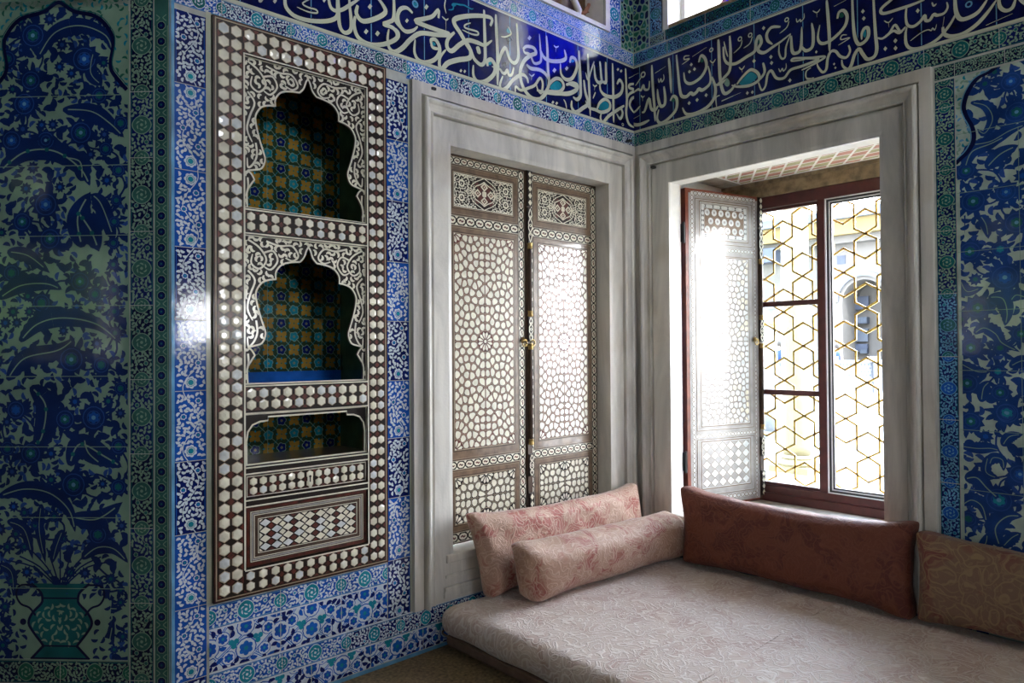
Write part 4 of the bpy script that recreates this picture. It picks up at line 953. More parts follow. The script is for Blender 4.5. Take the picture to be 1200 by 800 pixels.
def pearl_grid(P, a0, b0, a1, b1, nu, nv, cross=True):
    du, dv = (a1-a0)/nu, (b1-b0)/nv; r = min(du, dv)*.43
    P.r(a0, b0, a1, b1, 'ebony', 1)
    for i in range(nu):
        for j in range(nv): pearl(P, (a0+(i+.5)*du, b0+(j+.5)*dv), r, n=6 if dv >= du else 6)
    for i in range(nu+1):
        for j in range(nv+1):
            c = (a0+i*du, b0+j*dv); k = min(du, dv)*.30
            q = [(c[0]-k, c[1]), (c[0], c[1]-k), (c[0]+k, c[1]), (c[0], c[1]+k)]
            P.rect = (a0, b0, a1, b1); P.face(q, 'tortoise' if rngc.random() < .7 else 'ebony', 2); P.rect = None
            
pearl_grid(P, CX0+.017, CZB+.017, NX0-.006, CZT-.017, 2, 43)
pearl_grid(P, NX1+.006, CZB+.017, CX1-.017, CZT-.017, 2, 43)
pearl_grid(P, NX0-.004, 2.770, NX1+.004, CZT-.017, 11, 2)
pearl_grid(P, NX0+.002, 2.022, NX1-.002, 2.104, 11, 2)
pearl_grid(P, NX0+.002, 1.270, NX1-.002, 1.364, 11, 2)
pearl_grid(P, NX0-.004, CZB+.017, NX1+.004, .604, 11, 2)
for z in (2.764, 2.112, 2.012, 1.372, 1.258, 1.006, 1.032, .870, .896, .607): P.r(NX0, z-.003, NX1, z+.003, 'ivory', 2)
for x in (NX0, NX1): P.r(x-.0035, .61, x+.0035, 2.766, 'ivory', 3)
P.build('pearl_inlay', cab)
# arched panels
def arch_outline(k):
    z0, z1 = secs[k]
    if k < 2:
        px = [(68,718),(65,640),(80,608),(97,585),(85,562),(68,545),(95,543),(128,536),(143,500),(133,460),(118,410),(104,350),(103,310),(125,278),(155,270),(187,272),(188,240),(212,214),(250,210),(290,215),(308,198),(318,170),(321,140)]
        q = [Lp(270+x/3.636, 50+y/3.636) for x, y in px]
        L_ = q[:]; cx = (NX0+NX1)/2
        # scale height into this section
        za, zb = 2.119, 2.762
        q = [(NX0+(p[0]-(-2.653))*((cx-NX0)/(cx+2.653)), z0+(p[1]-za)*(z1-z0)/(zb-za)) for p in L_]
        q[-1] = (cx, z0+(z1-z0)*.955)
        # keep corners: densify smooth parts only
        segs = [q[0:3+1], q[3:6], q[5:16], q[15:20], q[19:23]]
        left = []
        for s_ in segs:
            c = catmull(s_, 4); left += c[:-1]
        left.append(q[-1]); left[0] = (left[0][0], z0)
    else:
        cx = (NX0+NX1)/2
        left = [(NX0+.012, z0), (NX0+.012, z0+.10), (NX0+.018, z0+.14), (NX0+.038, z0+.168), (NX0+.07, z0+.180), (NX0+.105, z0+.182), (NX0+.105, z0+.198), (cx, z0+.198)]
    right = [(2*cx-p[0], p[1]) for p in left[::-1][1:]]
    return left, left+right
niche_mats = {}
def niche_tiles(P, a0, b0, a1, b1, seed):
    """cuerda-seca style tile carpet: ochre crosses, white-outlined blooms, turquoise and olive ground"""
    rng = random.Random(seed); P.rect = (a0, b0, a1, b1)
    P.r(a0, b0, a1, b1, 'tile_olive', 1); st = .064; nu = int((a1-a0)/st)+2; nv = int((b1-b0)/st)+2
    for i in range(nu):
        for j in range(nv):
            c = (a0+(i)*st+.01, b0+j*st+.02)
            if (i+j) % 2 == 0:
                for k in range(4):
                    a = math.pi/4+k*math.pi/2; P.comma((c[0]+.017*math.cos(a), c[1]+.017*math.sin(a)), a, .032, .024, 'tile_ochre', 3, bend=.25)
                P.scallop(c, .012, 'tile_ochre', 4, n=4); P.ngon(c, .004, 'tile_green', 5, n=6)
                for k in range(4):
                    a = k*math.pi/2; P.comma((c[0]+.022*math.cos(a), c[1]+.022*math.sin(a)), a, .014, .008, 'tile_turquoise', 3)
            else:
                P.scallop(c, .0255, 'tile_sage', 3, n=5, a0=j); P.scallop(c, .0225, 'tile_navy' if i % 2 else 'tile_turquoise', 4, n=5, a0=j); P.ring(c, .005, .0065, 'tile_sage', 5, n=8); P.ngon(c, .0035, 'tile_ochre', 6, n=6)
            q = (c[0]+st/2, c[1]+st/2); P.stroke([(q[0]-.02, q[1]-.02), (q[0]+.003, q[1]-.003), (q[0]+.02, q[1]+.02)], .0025, 'tile_turquoise', 2, k=2); P.stroke([(q[0]-.02, q[1]+.02), (q[0]-.003, q[1]+.003), (q[0]+.02, q[1]-.02)], .0025, 'tile_sage', 2, k=2)
    P.rect = None
for k, (z0, z1) in enumerate(secs):
    left, out_ = arch_outline(k)
    P = Paint((0, -.006, 0), UL, NL, lift=.0004)
    e = .0
    outer = [(NX0, z1), (NX0, z0)]+out_+[(NX1, z0), (NX1, z1)]
    pts = [p for i, p in enumerate(outer) if i == 0 or (abs(p[0]-outer[i-1][0])+abs(p[1]-outer[i-1][1])) > 1e-6]
    P.poly(pts, 'ebony', 0)
    # edge thickness of the cut-out
    for i in range(len(out_)-1):
        a, b_ = out_[i], out_[i+1]
        P.add([P.P3(a, 0), P.P3(b_, 0), P.P3(b_, -.016), P.P3(a, -.016)], [(0, 1, 2, 3)], 'walnut_dark')
    P.stroke([(p[0], p[1]) for p in out_], .0075, 'ivory', 6, k=1)
    line_rect(P, NX0, z0, NX1, z1, .006, 'ivory', 6)
    if k < 2:
        cx = (NX0+NX1)/2
        poly_l = [(cx, z1), (NX0, z1), (NX0, z0)]+left
        def ok(p, m_=.010):
            return inside(p, poly_l) and p[0] < cx-.004 and p[0] > NX0+.010 and p[1] < z1-.010 and min(math.hypot(p[0]-q[0], p[1]-q[1]) for q in left) > m_
        rng = random.Random(60)
        def both(fn):
            fn(lambda p: p); fn(lambda p: (2*cx-p[0], p[1]))
        pre = []
        H = z1-z0
        # leading scroll stems with leaves, traced
        spir = [[(NX0+.02, z1-.02), (NX0+.07, z1-.05), (NX0+.10, z1-.10), (NX0+.07, z1-.14), (NX0+.035, z1-.12), (NX0+.04, z1-.08)],
                [(NX0+.10, z1-.02), (NX0+.16, z1-.035), (NX0+.215, z1-.03), (NX0+.245, z1-.07), (NX0+.22, z1-.095), (NX0+.185, z1-.085)],
                [(NX0+.09, z1-.07), (NX0+.13, z1-.06), (NX0+.15, z1-.10), (NX0+.12, z1-.14), (NX0+.09, z1-.13)],
                [(NX0+.02, z1-.15), (NX0+.05, z1-.19), (NX0+.03, z1-.25), (NX0+.018, z1-.31), (NX0+.04, z1-.36)],
                [(NX0+.055, z1-.36), (NX0+.06, z1-.41), (NX0+.045, z1-.45), (NX0+.022, z1-.47), (NX0+.018, z1-.43)],
                [(NX0+.02, z0+.13), (NX0+.022, z0+.09), (NX0+.012, z0+.05)]]
        for sp in spir:
            both(lambda T, sp=sp: P.stroke([T(p) for p in sp], .0085, 'pearl', 3, k=4, t1=.5))
            for q in catmull(sp, 3): pre.append((q[0], q[1], .012))
        for p in darts(rng, (NX0, z0, cx, z1), .019, 6000, test=ok, pre=pre):
            a = rng.uniform(0, 6.28); bd_ = rng.choice((-1.3, 1.3)); l = rng.uniform(.030, .037)
            mm = rng.choice(('pearl', 'pearl', 'ivory'))
            P.comma(p, a, l, .0125, mm, 4, bend=bd_); P.comma((2*cx-p[0], p[1]), math.pi-a, l, .0125, mm, 4, bend=-bd_)
    P.build('arch_panel' if k < 2 else 'niche_surround', cab)
    # niche box
    b = MB(); dz = .0; yb_ = .30; nx0, nx1 = NX0-.03, NX1+.03
    zz0, zz1 = z0-.002, z1+.01
    m_ = 'tile_navy'
    b.add([(nx0,.012,zz0),(nx0,yb_,zz0),(nx0,yb_,zz1),(nx0,.012,zz1)], [(0,1,2,3)], 'tile_teal')
    b.add([(nx1,.012,zz0),(nx1,yb_,zz0),(nx1,yb_,zz1),(nx1,.012,zz1)], [(3,2,1,0)], 'tile_olive')
    b.add([(nx0,.0,zz0),(nx1,.0,zz0),(nx1,yb_,zz0),(nx0,yb_,zz0)], [(0,1,2,3)], 'tile_bright' if k == 1 else 'walnut')
    b.add([(nx0,.012,zz1),(nx1,.012,zz1),(nx1,yb_,zz1),(nx0,yb_,zz1)], [(3,2,1,0)], 'walnut_dark')
    b.add([(nx0,yb_,zz0),(nx1,yb_,zz0),(nx1,yb_,zz1),(nx0,yb_,zz1)], [(0,1,2,3)], 'grout')
    b.build('niche_lining', cab)
    P = Paint((0, yb_, 0), UL, NL, lift=.002); niche_tiles(P, nx0+.002, zz0, nx1-.002, zz1, k)
    P.r(nx0+.262, zz0, nx0+.264, zz1, 'tile_sage', 8); P.r(nx0+.54, zz0, nx0+.542, zz1, 'tile_sage', 8); P.r(nx0, zz0+.30, nx1, zz0+.302, 'tile_sage', 8)
    if k == 1: P.r(nx0, zz0, nx1, zz0+.045, 'tile_bright', 9)
    P.build('niche_tiles', cab)
# body behind the frame
MB().box(CX0+.01, CX1-.01, .302, .33, CZB+.01, CZT-.01, 'walnut_dark').build('back_board', cab)
# drawer
P = Paint((0, -.014, 0), UL, NL, lift=.0004)
P.slab(NX0+.006, .906, NX1-.006, .998, 'walnut_dark', -.05, 0)
line_rect(P, NX0+.010, .909, NX1-.010, .995, .0035, 'ivory', 1); pearl_grid(P, NX0+.018, .914, NX1-.018, .990, 13, 2)
dr = P.build('drawer', cab)
P = Paint((0, -.019, 0), UL, NL, lift=.0004); P.r(-2.372, .930, -2.346, .982, 'ivory', 1); P.ngon((-2.359, .962), .006, 'black_metal', 2); P.r(-2.362, .938, -2.356, .962, 'black_metal', 2); P.ngon((-2.359, .922), .009, 'pearl', 3); P.build('keyhole', dr)
# lower door
P = Paint((0, -.014, 0), UL, NL, lift=.0004)
P.slab(NX0+.006, .616, NX1-.006, .866, 'walnut_dark', -.04, 0)
line_rect(P, NX0+.010, .620, NX1-.010, .862, .012, 'tortoise', 1); line_rect(P, NX0+.026, .636, NX1-.026, .846, .003, 'ivory', 2); line_rect(P, NX0+.032, .642, NX1-.032, .840, .006, 'silver_wood', 2); line_rect(P, NX0+.041, .651, NX1-.041, .831, .003, 'ivory', 2)
a0, a1, b0, b1 = NX0+.064, NX1-.064, .674, .808
P.r(a0-.006, b0-.006, a1+.006, b1+.006, 'ivory', 1); P.r(a0-.003, b0-.003, a1+.003, b1+.003, 'ebony', 2); P.rect = (a0, b0, a1, b1)
nu, nv = 9, 4
for i in range(nu*2+1):
    for j in range(nv*2+1):
        if (i+j) % 2: continue
        c = (a0+(a1-a0)*i/(2*nu), b0+(b1-b0)*j/(2*nv)); du, dv = (a1-a0)/(2*nu)*.94, (b1-b0)/(2*nv)*.94
        if i % 2 == 1:
            m_ = rngc.choice(('pearl', 'pearl', 'ivory', 'pearl_cool'))
            P.face([(c[0]-du, c[1]), (c[0], c[1]-dv), (c[0]+du, c[1]), (c[0], c[1]+dv)], m_, 3)
        else: P.face([(c[0]-du*.62, c[1]), (c[0], c[1]-dv*.8), (c[0]+du*.62, c[1]), (c[0], c[1]+dv*.8)], rngc.choice(('pearl', 'ivory')) if i % 4 == 0 else 'tortoise', 3)
P.rect = None
P.build('lower_door', cab)

# ================================================================== SHUTTERS
LW, LH, LT = .638, 2.118, .042
def chain(P, a0, b0, a1, b1, m='ivory', ink='ebony', silver=False):
    vert = (b1-b0) > (a1-a0); Ln, Wd = ((b1-b0), (a1-a0)) if vert else ((a1-a0), (b1-b0)); n = max(1, round(Ln/(Wd*1.28))); st = Ln/n
    T = (lambda s_, t: (a0+t, b0+s_)) if vert else (lambda s_, t: (a0+s_, b0+t))
    P.r(a0, b0, a1, b1, ink, 1)
    for t in (.02, .98): 
        p, q = T(0, Wd*t-Wd*.02), T(Ln, Wd*t+Wd*.02); P.r(p[0], p[1], q[0], q[1], m, 2)
    for i in range(n):
        s0 = (i+.5)*st; c = T(s0, Wd/2); rx, ry = (Wd*.36, st*.42) if vert else (st*.42, Wd*.36)
        pts = [(c[0]+rx*math.cos(2*math.pi*k/8+.39), c[1]+ry*math.sin(2*math.pi*k/8+.39)) for k in range(8)]
        P.face(pts, m, 3)
        if silver: P.face([(c[0]+(p[0]-c[0])*.3, c[1]+(p[1]-c[1])*.25) for p in pts], 'silver_wood', 4)
        else:
            P.stroke([T(s0-st*.22, Wd*.44), T(s0-st*.08, Wd*.58), T(s0+st*.08, Wd*.42), T(s0+st*.22, Wd*.56)], Wd*.17, 'tortoise', 4, k=2)
        for tt in (.06, .94):
            k = st*.2; P.face([T(s0-st/2-k, Wd*tt), T(s0-st/2+k, Wd*tt), T(s0-st/2, Wd*(.30 if tt < .5 else .70))][::(1 if (tt < .5) != vert else -1)], m, 3)
def moulded(P, a0, b0, a1, b1, m, inner, dark='walnut_dark', light='inlay_line'):
    P.slab(a0, b0, a1, b1, m, -.001, .0006)
    line_rect(P, a0, b0, a1, b1, .004, dark, 2); line_rect(P, a0+.006, b0+.006, a1-.006, b1-.006, .0015, light, 2)
    a, b_, c, d = inner; line_rect(P, a-.010, b_-.010, c+.010, d+.010, .006, dark, 2); line_rect(P, a-.003, b_-.003, c+.003, d+.003, .003, light, 3)
def arabesque(P, a0, b0, a1, b1, seed, m='ivory', ink='ebony'):
    """quarter-symmetric interlace of shell on a dark ground"""
    rng = random.Random(seed); P.r(a0, b0, a1, b1, ink, 2); cx, cy = (a0+a1)/2, (b0+b1)/2; w, h = (a1-a0)/2, (b1-b0)/2
    def sym(pts, wd, lay=4, mm=m, k=4):
        for sx_ in (-1, 1):
            for sy_ in (-1, 1): P.stroke([(cx+sx_*x*w, cy+sy_*y*h) for x, y in pts], wd, mm, lay, k=k)
    line_rect(P, a0+.003, b0+.003, a1-.003, b1-.003, .004, m, 3)
    P.rect = (a0, b0, a1, b1)
    for r_ in ((.36, .72),): sym([(r_[0], 0), (.30, .35), (.12, .55), (0, r_[1])], .006); sym([(r_[0], 0), (.44, .3), (.30, .62), (.12, .82), (0, .95)], .005)
    P.scallop((cx, cy), h*.62, 'tortoise', 3, n=4, a0=math.pi/4); P.scallop((cx, cy), h*.20, m, 6, n=4)
    for dx_, dy_ in ((.22, 0), (0, .42), (-.22, 0), (0, -.42)):
        c = (cx+dx_*w, cy+dy_*h); k = h*.26; P.face([(c[0]-k*1.1, c[1]), (c[0], c[1]-k), (c[0]+k*1.1, c[1]), (c[0], c[1]+k)], m, 5); k *= .55; P.face([(c[0]-k*1.1, c[1]), (c[0], c[1]-k), (c[0]+k*1.1, c[1]), (c[0], c[1]+k)], 'tortoise', 6); P.ngon(c, k*.4, m, 7, n=6)
    for sx_ in (-1, 1):
        for sy_ in (-1, 1):
            c = (cx+sx_*w*.74, cy+sy_*h*.42); P.ring(c, h*.13, h*.23, m, 5, n=10)
            P.face([(cx+sx_*w*.20, cy+sy_*h*.28), (cx+sx_*w*.34, cy+sy_*h*.45), (cx+sx_*w*.22, cy+sy_*h*.66), (cx+sx_*w*.12, cy+sy_*h*.5)], 'tortoise', 3)
    sym([(.40, 0), (.52, .12), (.60, .02), (.66, 0)], .005); sym([(.58, .9), (.50, .6), (.56, .3), (.46, .2)], .0055); sym([(.95, .9), (.84, .82), (.72, .9), (.62, .78), (.5, .88), (.36, .78), (.25, .92)], .0045); sym([(.95, .05), (.90, .35), (.97, .6), (.88, .75)], .0045); sym([(.60, .15), (.68, .1), (.80, .12), (.88, .05)], .004)
    rr = .012
    for p in darts(rng, (cx+.3*w, cy, a1-.006, b1-.006), rr, 400):
        a = rng.uniform(0, 6.28)
        for sx_ in (-1, 1):
            for sy_ in (-1, 1):
                x, y = (p[0]-cx)*sx_+cx, (p[1]-cy)*sy_+cy; aa = a if sx_*sy_ > 0 else -a
                if sx_ < 0: aa = aa  
                P.comma((x, y), aa, .014, .006, m, 3, bend=.6)
    P.rect = None
def star_panel(P, a0, b0, a1, b1, seed, stars, m=('pearl', 'pearl', 'ivory'), ink='tortoise', rad=.038, line='inlay_line'):
    """shell cells in a net of fine lines round twelve-pointed stars; symmetric about both axes"""
    rng = random.Random(seed); cx, cy = (a0+a1)/2, (b0+b1)/2
    P.r(a0, b0, a1, b1, ink, 2)
    R = .056; fixed = []; dead = []
    for (sxx, syy) in stars:
        c = (a0+(a1-a0)*sxx, b0+(b1-b0)*syy); dead.append(c)
        for i in range(12): 
            a = 2*math.pi*(i+.5)/12; fixed.append((c[0]+(R+.026)*math.cos(a), c[1]+(R+.026)*math.sin(a)))
    test = lambda p: all(math.hypot(p[0]-c[0], p[1]-c[1]) > R+.036 for c in dead)
    rd = rad*.94
    half = darts(rng, (a0, b0, cx-.012, cy-.012), rd, 4000, test=test, pre=[(q[0], q[1], rd) for q in fixed])
    allp = lambda hf: [(x, y) for p in hf for x in (p[0], 2*cx-p[0]) for y in (p[1], 2*cy-p[1])]
    def infr(p): return a0-.001 <= p[0] <= a1+.001 and b0-.001 <= p[1] <= b1+.001
    for it in range(6):
        pts = allp(half)+[q for q in fixed if infr(q)]
        guard = [(c[0]+R*.6*math.cos(k*.5236+.26), c[1]+R*.6*math.sin(k*.5236+.26)) for c in dead for k in range(12)]
        cells = vcells(pts+guard, (a0, b0, a1, b1), 0)
        half = [centroid(cells[4*i]) if cells[4*i] else half[i] for i in range(len(half))]
    pts = allp(half)+[q for q in fixed if infr(q)]; guard = [(c[0]+R*.6*math.cos(k*.5236+.26), c[1]+R*.6*math.sin(k*.5236+.26)) for c in dead for k in range(12)]
    cells = vcells(pts+guard, (a0, b0, a1, b1), .0022)
    P.rect = (a0, b0, a1, b1)
    for i, c in enumerate(cells[:len(pts)]):
        if not c: continue
        ctr = centroid(c)
        P.face(c, line, 3)
        P.face([(ctr[0]+(p[0]-ctr[0])*.93, ctr[1]+(p[1]-ctr[1])*.93) for p in c], ink, 4)
        q = chamfer_poly(c, .24); P.face([(ctr[0]+(p[0]-ctr[0])*.80, ctr[1]+(p[1]-ctr[1])*.80) for p in q], rng.choice(m), 5)
    for c in dead:
        P.ngon(c, R*1.12, line, 6, n=24)
        P.ngon(c, R*1.07, ink, 7, n=24)
        for k in range(12):
            a = 2*math.pi*k/12+.26; pt = lambda r_, t: (c[0]+r_*math.cos(a+t), c[1]+r_*math.sin(a+t))
            P.face([pt(R*.26, 0), pt(R*.78, -.20), pt(R*.98, 0), pt(R*.78, .20)], rng.choice(m), 8)
        P.ngon(c, R*.17, m[0], 9, n=12)
    P.rect = None
def lozenges(P, a0, b0, a1, b1, nu, nv, m1, m2, ink):
    P.r(a0, b0, a1, b1, ink, 2); P.rect = (a0, b0, a1, b1); rng = random.Random(2)
    for i in range(nu*2+1):
        for j in range(nv*2+1):
            if (i+j) % 2: continue
            c = (a0+(a1-a0)*i/(2*nu), b0+(b1-b0)*j/(2*nv)); du, dv = (a1-a0)/(2*nu)*.93, (b1-b0)/(2*nv)*.93
            P.face([(c[0]-du, c[1]), (c[0], c[1]-dv), (c[0]+du, c[1]), (c[0], c[1]+dv)], m1 if i % 2 else m2, 3)
    P.rect = None
def mirrorx(o): pass
def astragal(parent, x, y, h, m='ebony', hs=1.):
    """post on the meeting edge: dark strip with shell lozenges, pierced lacework, brass ferrules and a turned rod"""
    b = MB(); b.box(x-.018, x+.018, y, y+.02, 0, h, 'walnut_dark'); 
    zs = {'loz': ((h-.215, h-.005), (.03, .20)), 'lace': ((h-.435, h-.225), (1.095, 1.245), (.30, .43)), 'rod': ((1.28, h-.47), (.52, 1.05))}
    for z0, z1 in zs['loz']+zs['lace']: b.box(x-.017, x+.017, y-.012, y, z0, z1, m)
    for z0, z1 in zs['rod']:
        b.lathe(x, y-.008, [(.010, z0), (.012, z0+.02), (.012, z1-.02), (.010, z1)], 'walnut_dark', 12)
    a = b.build('astragal', parent, local=True)
    for z0 in (zs['rod'][0][1], zs['rod'][0][0]-.035, zs['rod'][1][1], zs['rod'][1][0]-.035):
        b = MB(); b.lathe(x, y-.008, [(.012, z0), (.017, z0+.006), (.014, z0+.02), (.016, z0+.035)], 'brass', 12); b.build('brass_ferrule', a)
    for z0, z1 in zs['loz']:
        P = Paint((x, y-.012, 0), UL, NL, lift=.0004)
        n = max(2, round((z1-z0)/.045)); st = (z1-z0)/n
        for i in range(n): P.face([(-.014, z0+(i+.5)*st), (0, z0+i*st+.002), (.014, z0+(i+.5)*st), (0, z0+(i+1)*st-.002)], 'ivory', 2)
        P.build('shell_inlay', a)
    for z0, z1 in zs['lace']:
        P = Paint((x, y-.012, 0), UL, NL, lift=.0004)
        zc = (z0+z1)/2; hh = (z1-z0)/2
        for sx_ in (-1, 1):
            for sy_ in (-1, 1): P.stroke([(0, zc+sy_*hh*.95), (sx_*.012, zc+sy_*hh*.6), (sx_*.003, zc+sy_*hh*.38), (sx_*.015, zc+sy_*hh*.15), (sx_*.014, zc)], .0055, 'ivory', 2, k=4)
        P.ring((0, zc), .005, .0095, 'ivory', 3, n=10); P.ring((0, zc+hh*.5), .003, .006, 'ivory', 3, n=8); P.ring((0, zc-hh*.5), .003, .006, 'ivory', 3, n=8)
        P.build('shell_inlay', a)
def ring_pull(parent, x, y, z, side=1):
    b = MB(); b.lathe(0, 0, [(.003, 0), (.016, .002), (.018, .006), (.008, .012), (.006, .02)], 'brass', 14)
    b.v = [(x+v[0], y-v[2], z+v[1]) for v in b.v]
    b.tube([(x+.018*math.cos(a), y-.020, z-.018+.020*math.sin(a)) for a in [2*math.pi*i/16 for i in range(16)]], .003, 'brass', 6, closed=True)
    b.build('ring_handle', parent, local=True, smooth=True)
zz = lambda z: z-.468
def closed_leaf(name, loc, label, flip, seed, ast):
    root = empty(name, loc, label=label, cat='shutter', group='closed inlaid shutter leaves')
    MB().box(0, LW, 0, LT, 0, LH, 'walnut').build('leaf_board', root, local=True)
    P = Paint((0, 0, 0), UL, NL, lift=.0006)
    line_rect(P, 0, 0, LW, LH, .008, 'walnut_dark', 1)
    chain(P, .010, 0.01, .056, LH-.01); chain(P, LW-.056, .01, LW-.010, LH-.01)
    for z0, z1 in ((2.533, 2.572), (2.199, 2.252), (.868, .915), (.476, .527)): chain(P, .056, zz(z0), LW-.056, zz(z1))
    P.build('chain_inlay', root, local=True)
    for k, (z0, z1, i0, i1) in enumerate(((2.256, 2.530, 2.300, 2.490), (.919, 2.195, .975, 2.155), (.530, .864, .572, .823))):
        P = Paint((0, -.0015, 0), UL, NL, lift=.0006); inner = (.100, zz(i0), LW-.100, zz(i1))
        moulded(P, .060, zz(z0), LW-.060, zz(z1), 'walnut', inner)
        if k == 0: arabesque(P, *inner, 5)
        elif k == 1: star_panel(P, *inner, 31, [(.5, .5), (0, 0), (1, 0), (0, 1), (1, 1)])
        else: star_panel(P, *inner, 37, [(.5, 1.0), (.5, 0), (0, .0), (1, .0), (0, 1), (1, 1)], ink='ebony', rad=.036)
        P.build('inlay_panel', root, local=True)
    ring_pull(root, LW-.030 if not flip else .030, -.004, zz(1.575))
    if ast: astragal(root, .017, -.010, LH)
    return root
sA = closed_leaf('shutter', (-1.562, .100, .468), 'left leaf of the closed pearl-inlaid wooden shutters, nearer the niche cabinet', False, 1, False)
sB = closed_leaf('shutter', (-.919, .100, .468), 'right leaf of the closed pearl-inlaid shutters, carrying the ornate centre strip', True, 2, True)
# chain between the pulls
b = MB(); n = 11
for i in range(n):
    t = (i+.5)/n; x = -.955+.068*t; z = 1.555-.018*math.sin(math.pi*t); a = i % 2
    b.tube([(x+.005*math.cos(k), .078+(.0025*math.sin(k) if a else 0), z+(0 if a else .0035*math.sin(k))) for k in [2*math.pi*j/8 for j in range(8)]], .0012, 'brass', 5, closed=True)
b.build('latch_chain', label='small brass chain hanging between the two ring handles of the closed shutters', cat='chain')

# open leaf in the right-hand embrasure
HG = Vector((.142, -.304, .468)); FE = Vector((.765, -.462, .468)); dr_ = (FE-HG).normalized(); rzo = math.atan2(dr_.y, dr_.x); NN = Vector((dr_.y, -dr_.x, 0))
def oz(y): return hit(846, y, HG, NN).z-.468
sC = empty('shutter', HG, rzo, label='open shutter leaf turned back against the side of the bright window, pale with glare', cat='shutter')
OW, OH = .66, 2.105
b = MB(); b.box(0, OW, 0, LT, 0, OH, 'mahogany'); b.build('leaf_board', sC, local=True)
P = Paint((0, 0, 0), UL, NL, lift=.0006)
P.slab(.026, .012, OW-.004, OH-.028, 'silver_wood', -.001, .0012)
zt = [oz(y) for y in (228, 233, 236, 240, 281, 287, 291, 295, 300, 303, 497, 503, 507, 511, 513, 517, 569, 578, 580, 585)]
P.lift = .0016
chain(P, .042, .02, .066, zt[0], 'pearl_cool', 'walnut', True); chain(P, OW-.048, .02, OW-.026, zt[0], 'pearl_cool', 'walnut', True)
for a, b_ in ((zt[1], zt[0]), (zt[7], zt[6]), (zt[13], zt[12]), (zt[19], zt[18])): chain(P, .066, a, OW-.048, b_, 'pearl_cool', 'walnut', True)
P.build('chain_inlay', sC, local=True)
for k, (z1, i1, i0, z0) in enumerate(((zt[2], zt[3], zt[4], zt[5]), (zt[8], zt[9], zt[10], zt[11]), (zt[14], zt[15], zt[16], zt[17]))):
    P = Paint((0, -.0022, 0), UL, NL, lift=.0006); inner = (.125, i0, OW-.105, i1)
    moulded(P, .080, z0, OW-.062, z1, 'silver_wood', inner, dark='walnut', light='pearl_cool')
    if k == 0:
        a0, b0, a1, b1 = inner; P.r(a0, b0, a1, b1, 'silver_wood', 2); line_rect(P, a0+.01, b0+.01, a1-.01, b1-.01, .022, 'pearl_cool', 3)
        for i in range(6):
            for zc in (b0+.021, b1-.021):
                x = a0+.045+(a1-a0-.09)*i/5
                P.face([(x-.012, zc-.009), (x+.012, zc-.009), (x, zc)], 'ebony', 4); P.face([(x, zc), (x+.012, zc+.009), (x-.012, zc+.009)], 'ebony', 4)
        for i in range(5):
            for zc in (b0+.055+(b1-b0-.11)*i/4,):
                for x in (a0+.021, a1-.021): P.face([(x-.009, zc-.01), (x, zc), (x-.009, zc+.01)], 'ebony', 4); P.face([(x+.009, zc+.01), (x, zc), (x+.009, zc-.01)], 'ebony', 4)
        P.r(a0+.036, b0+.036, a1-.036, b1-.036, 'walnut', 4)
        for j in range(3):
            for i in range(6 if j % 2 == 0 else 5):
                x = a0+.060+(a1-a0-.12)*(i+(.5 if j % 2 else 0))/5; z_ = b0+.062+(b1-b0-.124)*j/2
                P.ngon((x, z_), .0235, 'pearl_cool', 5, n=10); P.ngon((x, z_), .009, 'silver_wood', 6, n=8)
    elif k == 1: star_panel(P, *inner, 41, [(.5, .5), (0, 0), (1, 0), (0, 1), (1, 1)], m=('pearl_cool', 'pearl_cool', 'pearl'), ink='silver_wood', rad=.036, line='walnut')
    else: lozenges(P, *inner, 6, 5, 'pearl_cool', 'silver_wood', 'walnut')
    P.build('inlay_panel', sC, local=True)
ring_pull(sC, OW-.05, -.006, 1.11)
astragal(sC, OW+.012, -.006, OH)
for z in (.25, 1.75):
    b = MB(); b.box(-.018, .004, .004, .03, z, z+.12, 'black_metal'); b.lathe(-.012, .004, [(.008, z-.01), (.008, z+.13)], 'black_metal', 10); b.build('hinge', sC, local=True)

# ================================================================== WINDOW 2 JOINERY
b = MB(); X0, X1 = .80, .87
b.box(X0, X1, -.19, -1.655, 2.490, 2.570, 'red_frame'); b.box(X0-.012, X1, -.19, -1.655, .462, .520, 'red_frame'); b.box(X0, X1, -.19, -1.655, .520, .572, 'red_frame')
b.box(X0, X1, -.19, -.27, .57, 2.49, 'red_frame'); b.box(X0, X1, -1.58, -1.655, .57, 2.49, 'red_frame'); b.box(X0-.006, X1, -.878, -.925, .57, 2.49, 'red_frame')
b.build('window_joinery', w2, bevel=.003)
b = MB(); b.box(.10, .84, -.19, -1.655, .40, .462, 'sill_stone'); b.build('sill_ledge', w2)
b = MB(); b.box(.79, .92, -.15, -1.70, 2.570, 2.70, 'lintel_stone'); b.box(.772, .80, -.19, -1.655, 2.655, 2.68, 'lintel_stone'); b.build('lintel', w2)
# left casement with two glazing bars
cs = empty('casement', (.83, -.57, .57), label='glazed left-hand window casement with dark red glazing bars', cat='window casement')
b = MB(); b.box(.82, .85, -.27, -.30, .575, 2.487, 'red_frame'); b.box(.82, .85, -.862, -.878, .575, 2.487, 'red_frame'); b.box(.82, .85, -.27, -.878, 2.468, 2.487, 'red_frame'); b.box(.82, .85, -.27, -.878, .572, .590, 'red_frame'); b.build('sash', cs)
for z in (1.822, 1.213):
    b = MB(); b.box(.815, .85, -.27, -.878, z-.018, z+.018, 'red_frame'); b.build('glazing_bar', cs, bevel=.004)
MB().box(.834, .837, -.28, -.87, .58, 2.48, 'glass').build('glass_pane', cs)
